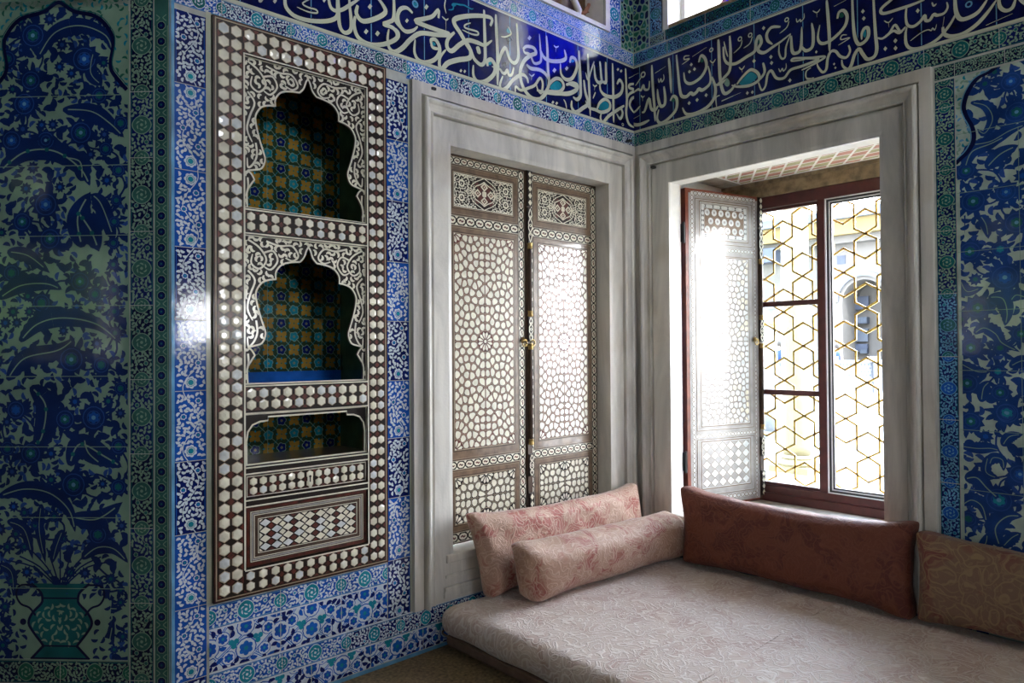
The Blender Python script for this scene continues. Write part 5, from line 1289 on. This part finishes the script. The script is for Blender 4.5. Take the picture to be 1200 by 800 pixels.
# right-hand light: narrow metal frame
rl = empty('metal_window_frame', (.85, -1.25, .57), label='thin white and black metal frame of the open right-hand light', cat='window frame')
for nm, dx, off, m_ in (('white_bead', .0, 0, 'white_paint'), ('black_rebate', .008, .007, 'black_metal'), ('white_bead', .016, .018, 'white_paint'), ('black_rebate', .022, .025, 'black_metal')):
    w = .006 if 'white' in nm else .010
    b = MB(); y0, y1, z0, z1 = -.926-off, -1.575+off, .573+off, 2.489-off
    b.box(X0+dx, X0+dx+.02, y0, y0-w, z0, z1, m_); b.box(X0+dx, X0+dx+.02, y1, y1+w, z0, z1, m_); b.box(X0+dx, X0+dx+.02, y0, y1, z0, z0+w, m_); b.box(X0+dx, X0+dx+.02, y0, y1, z1-w, z1, m_)
    b.build(nm, rl)
# painted soffit
P = Paint((0, 0, 2.679), (0, -1, 0), (0, 0, -1), V=Vector((-1, 0, 0)))
P.rect = (.20, -.76, 1.645, -.12)
P.r(.20, -.76, 1.645, -.12, 'sill_stone', 1); P.r(.36, -.74, 1.63, -.14, 'reveal_plaster', 2); pa, pb = .105, .105
P.rect = (.38, -.72, 1.61, -.16)
for i in range(-2, 16):
    for j in range(-1, 9):
        c = (.38+i*pa+j*.052, -.72+j*pb*.75)
        P.face([(c[0]-pa*.42, c[1]-pb*.30), (c[0]+pa*.42, c[1]-pb*.30), (c[0]+pa*.42+.045, c[1]+pb*.33), (c[0]-pa*.42+.045, c[1]+pb*.33)], 'soffit_pink' if (i+j) % 2 else 'soffit_olive', 3)
P.rect = None
P.build('painted_soffit', w2)
# gilt lattice outside
r = .081; cs3 = math.sqrt(3)*r; gy, gz = 1.103, 2.26; b = MB(); seen = set()
XL = 1.0
def bar(p, q, w=.0064):
    a = Vector((XL, -p[0], p[1])); c = Vector((XL, -q[0], q[1])); d = (c-a).normalized(); s_ = Vector((1, 0, 0)).cross(d)*w; n_ = Vector((.006, 0, 0)); a = a-d*w*.5; c = c+d*w*.5
    vs = [e+u for e in (a, c) for u in (s_+n_, s_-n_, -s_-n_, -s_+n_)]
    b.add(vs, [(0,1,2,3), (7,6,5,4), (0,4,5,1), (1,5,6,2), (2,6,7,3), (3,7,4,0)], 'gilt')
lo, hi, zl, zh = .06, 1.80, .30, 2.78
for c in range(-9, 8):
    for k in range(-6, 4):
        base = gz+k*6*r+(3*r if c % 2 else 0)
        for zc in (base+r, base-r):
            yc = gy+c*cs3; hx = [(yc+r*math.cos(math.radians(90+60*i)), zc+r*math.sin(math.radians(90+60*i))) for i in range(6)]
            for i in range(6):
                p, q = hx[i], hx[(i+1) % 6]
                if all(lo < t[0] < hi and zl < t[1] < zh for t in (p, q)): bar(p, q)
for z_ in (zl, zh): bar((lo, z_), (hi, z_), .012)
for y_ in (lo, hi): bar((y_, zl), (y_, zh), .012)
gr = b.build('window_grille', label='gilded iron grille of interlaced hexagons and stars outside the open window', cat='window grille')
for y_, z_ in ((.1, .36), (1.76, .36), (.1, 2.72), (1.76, 2.72), (.1, 1.5), (1.76, 1.5)):
    b = MB(); b.box(.915, 1.0, -y_-.008, -y_+.008, z_-.008, z_+.008, 'gilt'); b.build('wall_bracket', gr)
# ================================================================== UPPER WINDOWS
w3 = empty('window_3', (-.9, .1, 3.6), kind='structure')
b = MB(); b.box(-1.52, -.262, -.018, .10, 3.575, 3.602, 'reveal_plaster'); b.box(-.302, -.262, -.018, .10, 3.60, 4.57, 'reveal_plaster'); b.box(-1.54, -1.50, -.018, .10, 3.60, 4.57, 'reveal_plaster'); b.box(-1.54, -.262, -.018, .10, 4.55, 4.59, 'reveal_plaster'); b.build('window_frame', w3)
b = MB(); b.box(-1.50, -.302, .16, .175, 3.602, 4.55, 'glass_amber'); b.build('pane', w3)
b = MB()
for sg in (-1, 1):
    cxx = -.90; pts = [(cxx+sg*x, .10, z) for x, z in ((.50, 3.60), (.44, 3.63), (.47, 3.70), (.40, 3.78), (.43, 3.9), (.34, 4.0), (.22, 4.12), (.20, 4.2), (.06, 4.3), (0, 4.42))]
    b.tube([Vector(p) for p in pts], .022, 'reveal_plaster', 8)
    for k in range(5): b.tube([(cxx+sg*(.53+.012*k*(-1)**k), .12, 3.61+.03*k), (cxx+sg*(.49+.02*k), .12, 3.63+.03*k), (cxx+sg*(.51+.02*k), .12, 3.67+.03*k)], .012, 'soffit_pink', 6)
b.build('tracery', w3, smooth=True)
w4 = empty('window_4', (.1, -.9, 3.6), kind='structure')
b = MB(); b.box(-.018, .158, -.256, -.292, 3.58, 4.57, 'white_paint'); b.box(-.018, .10, -1.55, -1.585, 3.58, 4.57, 'white_paint'); b.box(-.010, .10, -.256, -1.585, 3.582, 3.602, 'lintel_stone'); b.box(-.018, .10, -.256, -1.585, 4.55, 4.59, 'white_paint'); b.build('window_frame', w4)
b = MB(); b.box(.13, .14, -.29, -.325, 3.602, 4.55, 'white_paint'); b.build('inner_jamb', w4)
b = MB(); b.box(.16, .165, -.29, -.60, 3.602, 4.55, 'pane_white'); b.box(.16, .165, -1.24, -1.55, 3.602, 4.55, 'pane_white'); b.box(.16, .165, -.60, -1.24, 3.602, 4.55, 'pane_blue'); b.build('pane', w4)
b = MB()
for sg in (-1, 1):
    cyy = -.92; pts = [(.145, cyy+sg*(x), z) for x, z in ((.29, 3.60), (.325, 3.625), (.30, 3.65), (.34, 3.67), (.30, 3.72), (.27, 3.80), (.28, 3.86), (.16, 4.05), (.0, 4.3))]
    b.tube([Vector(p) for p in pts], .016, 'soffit_pink', 8)
b.build('tracery', w4, smooth=True)

# ================================================================== DIVAN
def rbox(name, Lx, Ly, Lz, rr, mat_, loc, rz=0., parent=None, nx=40, ny=20, nz=8, puff=(0, 0, 0), seed=0, noise=.0, shear=0., pinch=0., tiltx=0., sag=0., pinmax=0., taper=0., shear_r=0., **kw):
    """upholstered block: rounded box with swollen faces, soft pinched corners and small wrinkles"""
    rng = random.Random(seed); bm = bmesh.new(); vid = {}
    def V(i, j, k):
        key = (i, j, k)
        if key in vid: return vid[key]
        a, b_, c = 2*i/nx-1, 2*j/ny-1, 2*k/nz-1
        p = Vector((a*Lx/2, b_*Ly/2, c*Lz/2)); q = Vector([max(-h+rr, min(h-rr, v)) for v, h in zip(p, (Lx/2, Ly/2, Lz/2))]); d = p-q
        if d.length > 1e-9: p = q+d.normalized()*rr*min(1, d.length/rr)**.0
        fa, fb, fc = 1-a*a, 1-b_*b_, 1-c*c
        p.x += math.copysign(1, a)*puff[0]*fb*fc*abs(a)**3; p.y += math.copysign(1, b_)*puff[1]*fa**.4*fc*abs(b_)**3; p.z += math.copysign(1, c)*puff[2]*fa**.4*fb*abs(c)**3
        if pinch:
            k_ = abs(a)**6; p.y *= 1-pinch*k_*fc*.3; p.z += math.copysign(pinch*.12*k_*abs(b_)**2*0+0, c)
            p.x += math.copysign(1, a)*pinch*.05*(abs(c)**3)*abs(a)**4
            p.z += math.copysign(1, c)*pinch*.06*(abs(a)**5)*abs(c)**3
        if sag and c > -.99: p.z -= sag*fa*(c+1)/2
        p.x += shear*(p.z/Lz)*(-1 if a < 0 else .3)*abs(a)+(shear_r*(p.z/Lz)*a**3 if a > 0 else 0)
        if taper: p.z = -Lz/2+(p.z+Lz/2)*(1-taper*(a+1)/2)
        if noise:
            s_ = 7.; w = math.sin(p.x*s_*1.7+seed)*math.sin(p.y*s_*2.1+1.3*seed+p.z*9)+.6*math.sin(p.x*s_*4.3+p.z*31+seed*2)*math.sin(p.y*19+seed); p += Vector((a**3, b_**3, c**3))*noise*w
        vid[key] = bm.verts.new(p); return vid[key]
    def quad(*ks):
        bm.faces.new([V(*k) for k in ks])
    for i in range(nx):
        for j in range(ny): quad((i,j,nz),(i+1,j,nz),(i+1,j+1,nz),(i,j+1,nz)); quad((i,j,0),(i,j+1,0),(i+1,j+1,0),(i+1,j,0))
        for k in range(nz): quad((i,0,k),(i+1,0,k),(i+1,0,k+1),(i,0,k+1)); quad((i,ny,k),(i,ny,k+1),(i+1,ny,k+1),(i+1,ny,k))
    for j in range(ny):
        for k in range(nz): quad((0,j,k),(0,j,k+1),(0,j+1,k+1),(0,j+1,k)); quad((nx,j,k),(nx,j+1,k),(nx,j+1,k+1),(nx,j,k+1))
    me = bpy.data.meshes.new(name); bm.to_mesh(me); bm.free(); me.materials.append(MATS[mat_])
    me.polygons.foreach_set('use_smooth', [True]*len(me.polygons))
    o = bpy.data.objects.new(name, me); o.location = loc; o.rotation_euler = (tiltx[0] if isinstance(tiltx, tuple) else tiltx, tiltx[1] if isinstance(tiltx, tuple) else 0, rz)
    link(o, parent=parent, **kw); md = o.modifiers.new('s', 'SUBSURF'); md.levels = 1; md.render_levels = 1
    return o
def piping(o, Lx, Ly, Lz, mat_, z, inset=.004):
    b = MB(); a, c = Lx/2-inset, Ly/2-inset; rr = .05; pts = []
    for sx_, sy_, a0 in ((1, 1, 0), (-1, 1, 90), (-1, -1, 180), (1, -1, 270)):
        for k in range(5): t = math.radians(a0+k*22.5); pts.append((sx_*(a-rr)+rr*math.cos(t), sy_*(c-rr)+rr*math.sin(t), z))
    b.tube(pts, .005, mat_, 6, closed=True); return b.build('piping', o, local=True, smooth=True)
MB().box(-1.615, -.015, -2.98, -.012, 0, .058, 'fabric_base').build('divan_base', bevel=.02, label='low brown upholstered plinth under the seat mattress, on the floor', cat='divan base')
m1 = rbox('seat_mattress', 1.655, 2.955, .150, .068, 'fabric_seat', (-.838, -1.492, .144), nx=60, ny=100, nz=8, puff=(.0, .0, .003), seed=2, noise=.0028, label='broad pale paisley seat mattress filling the window corner below all the cushions', cat='mattress')
piping(m1, 1.655, 2.955, .15, 'fabric_base', -.058)
b = MB(); b.tube([(x, 0.11+.006*math.sin(x*5), 0.0755) for x in [-.80+.05*i for i in range(33)]], .0035, 'fabric_seat', 6); b.build('seam', m1, local=True, smooth=True)
c1 = rbox('bolster', 1.33, .120, .412, .055, 'fabric_rose', (-.800, -.108, .453), nx=50, ny=8, nz=16, puff=(.012, .012, .004), seed=3, noise=.004, shear=.10, pinch=.5, sag=.020, taper=.05, shear_r=-.12, tiltx=(-.05, 0), label='tall pink paisley bolster leaning on the marble below the closed shutters', cat='cushion')
c2 = rbox('bolster', 1.32, .21, .265, .08, 'fabric_rose2', (-.690, -.336, .381), rz=-.045, nx=50, ny=12, nz=12, puff=(.010, .012, .012), seed=8, noise=.004, shear=.07, pinch=.5, taper=.08, shear_r=-.20, tiltx=(.10, 0), label='shorter square-ended pink paisley bolster lying in front of the taller one', cat='cushion')
c3 = rbox('back_cushion', 1.245, .165, .402, .055, 'fabric_rust', (-.130, -1.102, .456), rz=-math.pi/2, nx=50, ny=8, nz=16, puff=(.004, .022, .004), seed=13, noise=.004, shear=.02, pinch=.6, sag=.018, tiltx=(-.06, 0), label='dark rust-red back cushion under the open window, backlit along its top', cat='cushion')
c4 = rbox('back_cushion', 1.30, .165, .365, .055, 'fabric_medallion', (-.125, -2.42, .444), rz=-math.pi/2, nx=50, ny=8, nz=16, puff=(.004, .022, .004), seed=19, noise=.003, shear=.01, pinch=.6, sag=.01, tiltx=(-.06, 0), label='olive and red medallion-patterned back cushion below the floral tile panel', cat='cushion')

# ================================================================== OUTSIDE THE WINDOW
def hx(px, py, x): return hit(px, py, (x, 0, 0), Vector((1, 0, 0)))
def at(px, py, d):
    v = ray(px, py); v = v/v.dot(D); return CAM+v*d
# near column
p = at(934, 540, 8.8)
col = empty('stone_column', (p.x, p.y, -.02), label='thick pale yellow stone column just outside the window grille', cat='column')
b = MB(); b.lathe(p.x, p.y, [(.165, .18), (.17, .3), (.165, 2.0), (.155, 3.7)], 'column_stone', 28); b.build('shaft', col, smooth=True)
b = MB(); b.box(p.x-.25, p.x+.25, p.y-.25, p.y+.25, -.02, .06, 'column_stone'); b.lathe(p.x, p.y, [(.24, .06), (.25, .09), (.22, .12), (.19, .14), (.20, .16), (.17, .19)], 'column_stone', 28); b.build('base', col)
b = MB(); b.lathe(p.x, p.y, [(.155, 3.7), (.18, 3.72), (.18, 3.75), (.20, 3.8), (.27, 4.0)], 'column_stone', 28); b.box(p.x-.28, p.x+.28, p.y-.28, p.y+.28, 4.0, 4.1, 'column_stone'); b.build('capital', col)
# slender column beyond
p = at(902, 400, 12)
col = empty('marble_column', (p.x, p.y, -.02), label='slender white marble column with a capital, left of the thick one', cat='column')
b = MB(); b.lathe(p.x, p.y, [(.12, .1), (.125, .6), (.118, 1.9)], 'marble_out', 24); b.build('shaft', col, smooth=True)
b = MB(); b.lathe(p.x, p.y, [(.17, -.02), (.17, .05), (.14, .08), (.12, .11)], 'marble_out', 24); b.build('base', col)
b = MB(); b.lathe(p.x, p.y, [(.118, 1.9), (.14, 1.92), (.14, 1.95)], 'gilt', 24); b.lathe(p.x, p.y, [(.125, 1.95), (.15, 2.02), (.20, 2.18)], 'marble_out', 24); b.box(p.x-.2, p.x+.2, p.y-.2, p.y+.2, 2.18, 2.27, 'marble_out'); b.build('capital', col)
# balustrade
A = at(880, 462, 24.); B_ = at(1075, 462, 24.); dB = (B_-A); dB.z = 0; Lb = dB.length; dB.normalize(); nB = Vector((dB.y, -dB.x, 0))
A.z = -.02; ba = empty('marble_balustrade', A, label='pierced white marble balustrade across the far side of the terrace', cat='balustrade')
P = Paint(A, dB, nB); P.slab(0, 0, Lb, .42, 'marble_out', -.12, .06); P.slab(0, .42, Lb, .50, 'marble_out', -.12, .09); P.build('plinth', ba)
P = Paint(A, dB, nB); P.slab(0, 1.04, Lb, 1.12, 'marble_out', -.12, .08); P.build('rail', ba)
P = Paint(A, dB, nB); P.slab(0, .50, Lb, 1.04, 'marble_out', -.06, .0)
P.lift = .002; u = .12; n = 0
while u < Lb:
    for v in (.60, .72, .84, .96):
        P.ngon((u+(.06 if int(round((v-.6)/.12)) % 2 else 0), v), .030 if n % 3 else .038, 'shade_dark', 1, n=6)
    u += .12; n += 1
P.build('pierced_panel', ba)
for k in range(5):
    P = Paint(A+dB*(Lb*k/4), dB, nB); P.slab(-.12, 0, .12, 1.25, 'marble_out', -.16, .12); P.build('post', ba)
# far building
FX = 27.
def F(px, py, x=FX): q = hx(px, py, x); return (-q.y, q.z)
bl = empty('courtyard_building', (FX, -9.5, 0), label='pale courtyard building with yellow eaves and a large arch, beyond the balustrade', cat='building')
fa = Paint((FX, 0, 0), (0, -1, 0), (-1, 0, 0))
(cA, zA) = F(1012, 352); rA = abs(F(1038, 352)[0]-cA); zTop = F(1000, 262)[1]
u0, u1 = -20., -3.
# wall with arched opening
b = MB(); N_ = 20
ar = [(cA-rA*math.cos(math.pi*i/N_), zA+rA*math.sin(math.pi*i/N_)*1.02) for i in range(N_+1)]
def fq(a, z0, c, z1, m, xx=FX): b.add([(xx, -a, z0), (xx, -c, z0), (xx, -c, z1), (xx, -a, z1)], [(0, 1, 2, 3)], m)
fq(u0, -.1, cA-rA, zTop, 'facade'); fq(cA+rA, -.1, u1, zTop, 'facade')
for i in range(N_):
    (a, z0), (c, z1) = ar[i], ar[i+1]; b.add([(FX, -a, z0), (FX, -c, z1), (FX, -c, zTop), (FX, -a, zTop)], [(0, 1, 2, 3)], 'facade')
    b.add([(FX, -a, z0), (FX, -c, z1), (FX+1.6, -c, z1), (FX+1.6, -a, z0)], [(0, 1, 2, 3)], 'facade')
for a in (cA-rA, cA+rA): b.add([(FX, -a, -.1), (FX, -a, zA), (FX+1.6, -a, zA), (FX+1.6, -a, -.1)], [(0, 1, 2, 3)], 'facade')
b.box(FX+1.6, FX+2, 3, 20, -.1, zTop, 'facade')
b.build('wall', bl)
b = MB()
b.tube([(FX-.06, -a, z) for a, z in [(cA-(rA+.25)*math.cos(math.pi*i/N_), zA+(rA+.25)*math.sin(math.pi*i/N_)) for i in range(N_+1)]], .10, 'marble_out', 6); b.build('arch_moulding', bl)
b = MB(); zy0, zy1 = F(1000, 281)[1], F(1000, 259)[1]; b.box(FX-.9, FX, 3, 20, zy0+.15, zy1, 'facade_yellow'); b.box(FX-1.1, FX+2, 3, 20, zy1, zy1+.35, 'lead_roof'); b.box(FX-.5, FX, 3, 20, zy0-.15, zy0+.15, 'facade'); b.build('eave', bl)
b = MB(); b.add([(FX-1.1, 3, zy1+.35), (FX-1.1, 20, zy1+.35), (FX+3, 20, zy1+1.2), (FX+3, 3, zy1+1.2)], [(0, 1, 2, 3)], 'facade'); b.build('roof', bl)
q = F(981, 300); q2 = F(991, 309); b = MB(); b.box(FX-.02, FX+.05, -q[0], -q2[0], q2[1], q[1], 'facade_blue'); b.build('window', bl)
q = F(893, 292); q2 = F(918, 308); b = MB(); b.box(FX-.8, FX+.05, -q[0]+.2, -q2[0], q2[1], q[1]-.1, 'facade_blue'); b.build('awning', bl)
b = MB(); xx = FX+1.45
def inn(pxa, pya, pxb, pyb, m, t=.12):
    q, q2 = F(pxa, pya, xx), F(pxb, pyb, xx); b.box(xx-t, xx, -q[0], -q2[0], q2[1], q[1], m)
inn(982, 349, 1019, 362, 'facade_blue'); inn(990, 373, 1019, 379, 'facade_blue', .3); inn(989, 379, 995, 425, 'facade_blue', .2); inn(1006, 372, 1019, 378, 'shade_dark', .32); inn(998, 385, 1018, 400, 'lead_roof', .1); inn(997, 403, 1018, 412, 'facade_blue', .14); inn(998, 410, 1003, 415, 'shade_dark', .2); inn(1010, 409, 1018, 414, 'shade_dark', .2)
b.build('shop_front', bl)
# two visitors behind the balustrade
def person(name, px, d, h, shirt, label, lean=0.):
    p = at(px, 440, d); root = empty(name, (p.x, p.y, -.02), label=label, cat='person')
    k = h/1.75; J = {'pel': (0,0,.95), 'che': (lean*.3,0,1.28), 'nek': (lean*.6,0,1.50), 'hd': (lean*.8,0,1.58), 'top': (lean*.9,0,1.72), 'hL': (0,.10,.90), 'kL': (.04,.11,.50), 'aL': (0,.12,.08), 'fL': (-.14,.13,.04), 'hR': (0,-.10,.90), 'kR': (.02,-.11,.50), 'aR': (.03,-.12,.08), 'fR': (-.11,-.13,.04), 'sL': (lean*.5,.19,1.42), 'eL': (-.05,.25,1.14), 'wL': (-.22,.16,1.02), 'nL': (-.28,.14,1.02), 'sR': (lean*.5,-.19,1.42), 'eR': (-.02,-.25,1.13), 'wR': (-.20,-.16,1.0), 'nR': (-.26,-.14,1.0)}
    R_ = {'pel': .15, 'che': .16, 'nek': .06, 'hd': .085, 'top': .085, 'hL': .09, 'kL': .06, 'aL': .045, 'fL': .04, 'hR': .09, 'kR': .06, 'aR': .045, 'fR': .04, 'sL': .065, 'eL': .045, 'wL': .03, 'nL': .03, 'sR': .065, 'eR': .045, 'wR': .03, 'nR': .03}
    names = list(J); E_ = [('pel','che'),('che','nek'),('nek','hd'),('hd','top'),('pel','hL'),('hL','kL'),('kL','aL'),('aL','fL'),('pel','hR'),('hR','kR'),('kR','aR'),('aR','fR'),('che','sL'),('sL','eL'),('eL','wL'),('wL','nL'),('che','sR'),('sR','eR'),('eR','wR'),('wR','nR')]
    me = bpy.data.meshes.new('body'); me.from_pydata([Vector(J[n])*k for n in names], [(names.index(a), names.index(c)) for a, c in E_], []); me.materials.append(MATS['skin'])
    o = bpy.data.objects.new('body', me); link(o, parent=root, local=True)
    o.modifiers.new('skin', 'SKIN'); o.modifiers.new('sub', 'SUBSURF').levels = 1
    for i, n in enumerate(names):
        sv = me.skin_vertices[0].data[i]; sv.radius = (R_[n]*k, R_[n]*k); sv.use_root = (n == 'pel')
    b = MB(); b.lathe(0, 0, [(.19, .86), (.20, .95), (.185, 1.1), (.21, 1.3), (.21, 1.42), (.09, 1.50), (.075, 1.52)], shirt, 16); b.v = [(v[0]*.75*k+lean*.25*v[2], v[1]*k, v[2]*k) for v in b.v]; b.build('shirt', root, local=True, smooth=True)
    b = MB(); b.lathe(0, 0, [(.075, 1.60), (.098, 1.66), (.095, 1.74), (.06, 1.80), (.01, 1.82)], 'hair', 14); b.v = [((v[0]+.02+lean*.8)*k, v[1]*k, v[2]*k) for v in b.v]; b.build('hair', root, local=True, smooth=True)
    b = MB()
    for sg in (-1, 1): b.tube([Vector(q)*k for q in ((0, sg*.10, .92), (.03, sg*.11, .50), (.01, sg*.12, .10))], .085*k, 'cloth_navy', 10)
    b.build('trousers', root, local=True, smooth=True)
    return root
person('person', 914, 25.6, 1.72, 'cloth_navy', 'small distant person in dark blue seen beside the slender marble column', -.1)
person('person', 980, 25.8, 1.62, 'cloth_navy', 'small distant person in blue behind the balustrade, next to the window mullion')
person('person', 893, 25.9, 1.62, 'cloth_white', 'small distant person in white at the far left edge of the window view')
# trees
def tree(name, x, y, h, rad, seed, label, n=2600, bright='foliage'):
    rng = random.Random(seed); root = empty(name, (x, y, -.05), label=label, cat='tree', group=None)
    b = MB(); b.tube([(x, y, -.05), (x+.1, y+.05, h*.3), (x, y-.1, h*.6)], .16, 'trunk', 8)
    for k in range(5): a = k*1.3; b.tube([(x, y, h*.4), (x+rad*.4*math.cos(a), y+rad*.4*math.sin(a), h*.65)], .06, 'trunk', 6)
    b.build('trunk', root); b = MB()
    for i in range(n):
        while True:
            v = Vector((rng.uniform(-1, 1), rng.uniform(-1, 1), rng.uniform(-1, 1)))
            if .25 < v.length < 1: break
        k = 1+.25*math.sin(v.x*5+seed)*math.sin(v.y*6)*math.cos(v.z*5)
        p = Vector((x, y, h*.68))+Vector((v.x*rad*k, v.y*rad*k, v.z*h*.36*k)); a = Vector((rng.gauss(0, 1), rng.gauss(0, 1), rng.gauss(0, 1))).normalized(); c = a.orthogonal().normalized(); s_ = rng.uniform(.08, .2)
        b.add([p, p+a*s_+c*s_*.5, p+a*s_*2, p+a*s_-c*s_*.5], [(0, 1, 2, 3)], bright)
    b.build('foliage', root)
tree('garden_tree', -13.2, -.4, 5.0, 2.1, 1, 'green garden tree outside, seen as the reflection on the dark left tile panel', n=9000)
rng = random.Random(77); hd = MB()  # unseen hedge added to block the bright horizon in the tile reflection
for i in range(9000):
    p = Vector((-9.8+rng.uniform(-.35, .35), rng.uniform(-3.5, 2.8), rng.uniform(0, 2.0))); q = Vector((rng.gauss(0, 1), rng.gauss(0, 1), rng.gauss(0, 1))).normalized(); c = q.orthogonal().normalized(); s_ = rng.uniform(.07, .15)
    hd.add([p, p+q*s_+c*s_*.5, p+q*s_*2, p+q*s_-c*s_*.5], [(0, 1, 2, 3)], 'foliage')
hd.build('added_hedge', label='added unseen green hedge, screening the bright horizon below the reflected garden tree', cat='hedge')
p = at(886, 372, 21); tree('courtyard_tree', p.x-.3, p.y+.6, 3.4, .7, 7, 'small bright green courtyard tree beside the slender marble column', n=700)
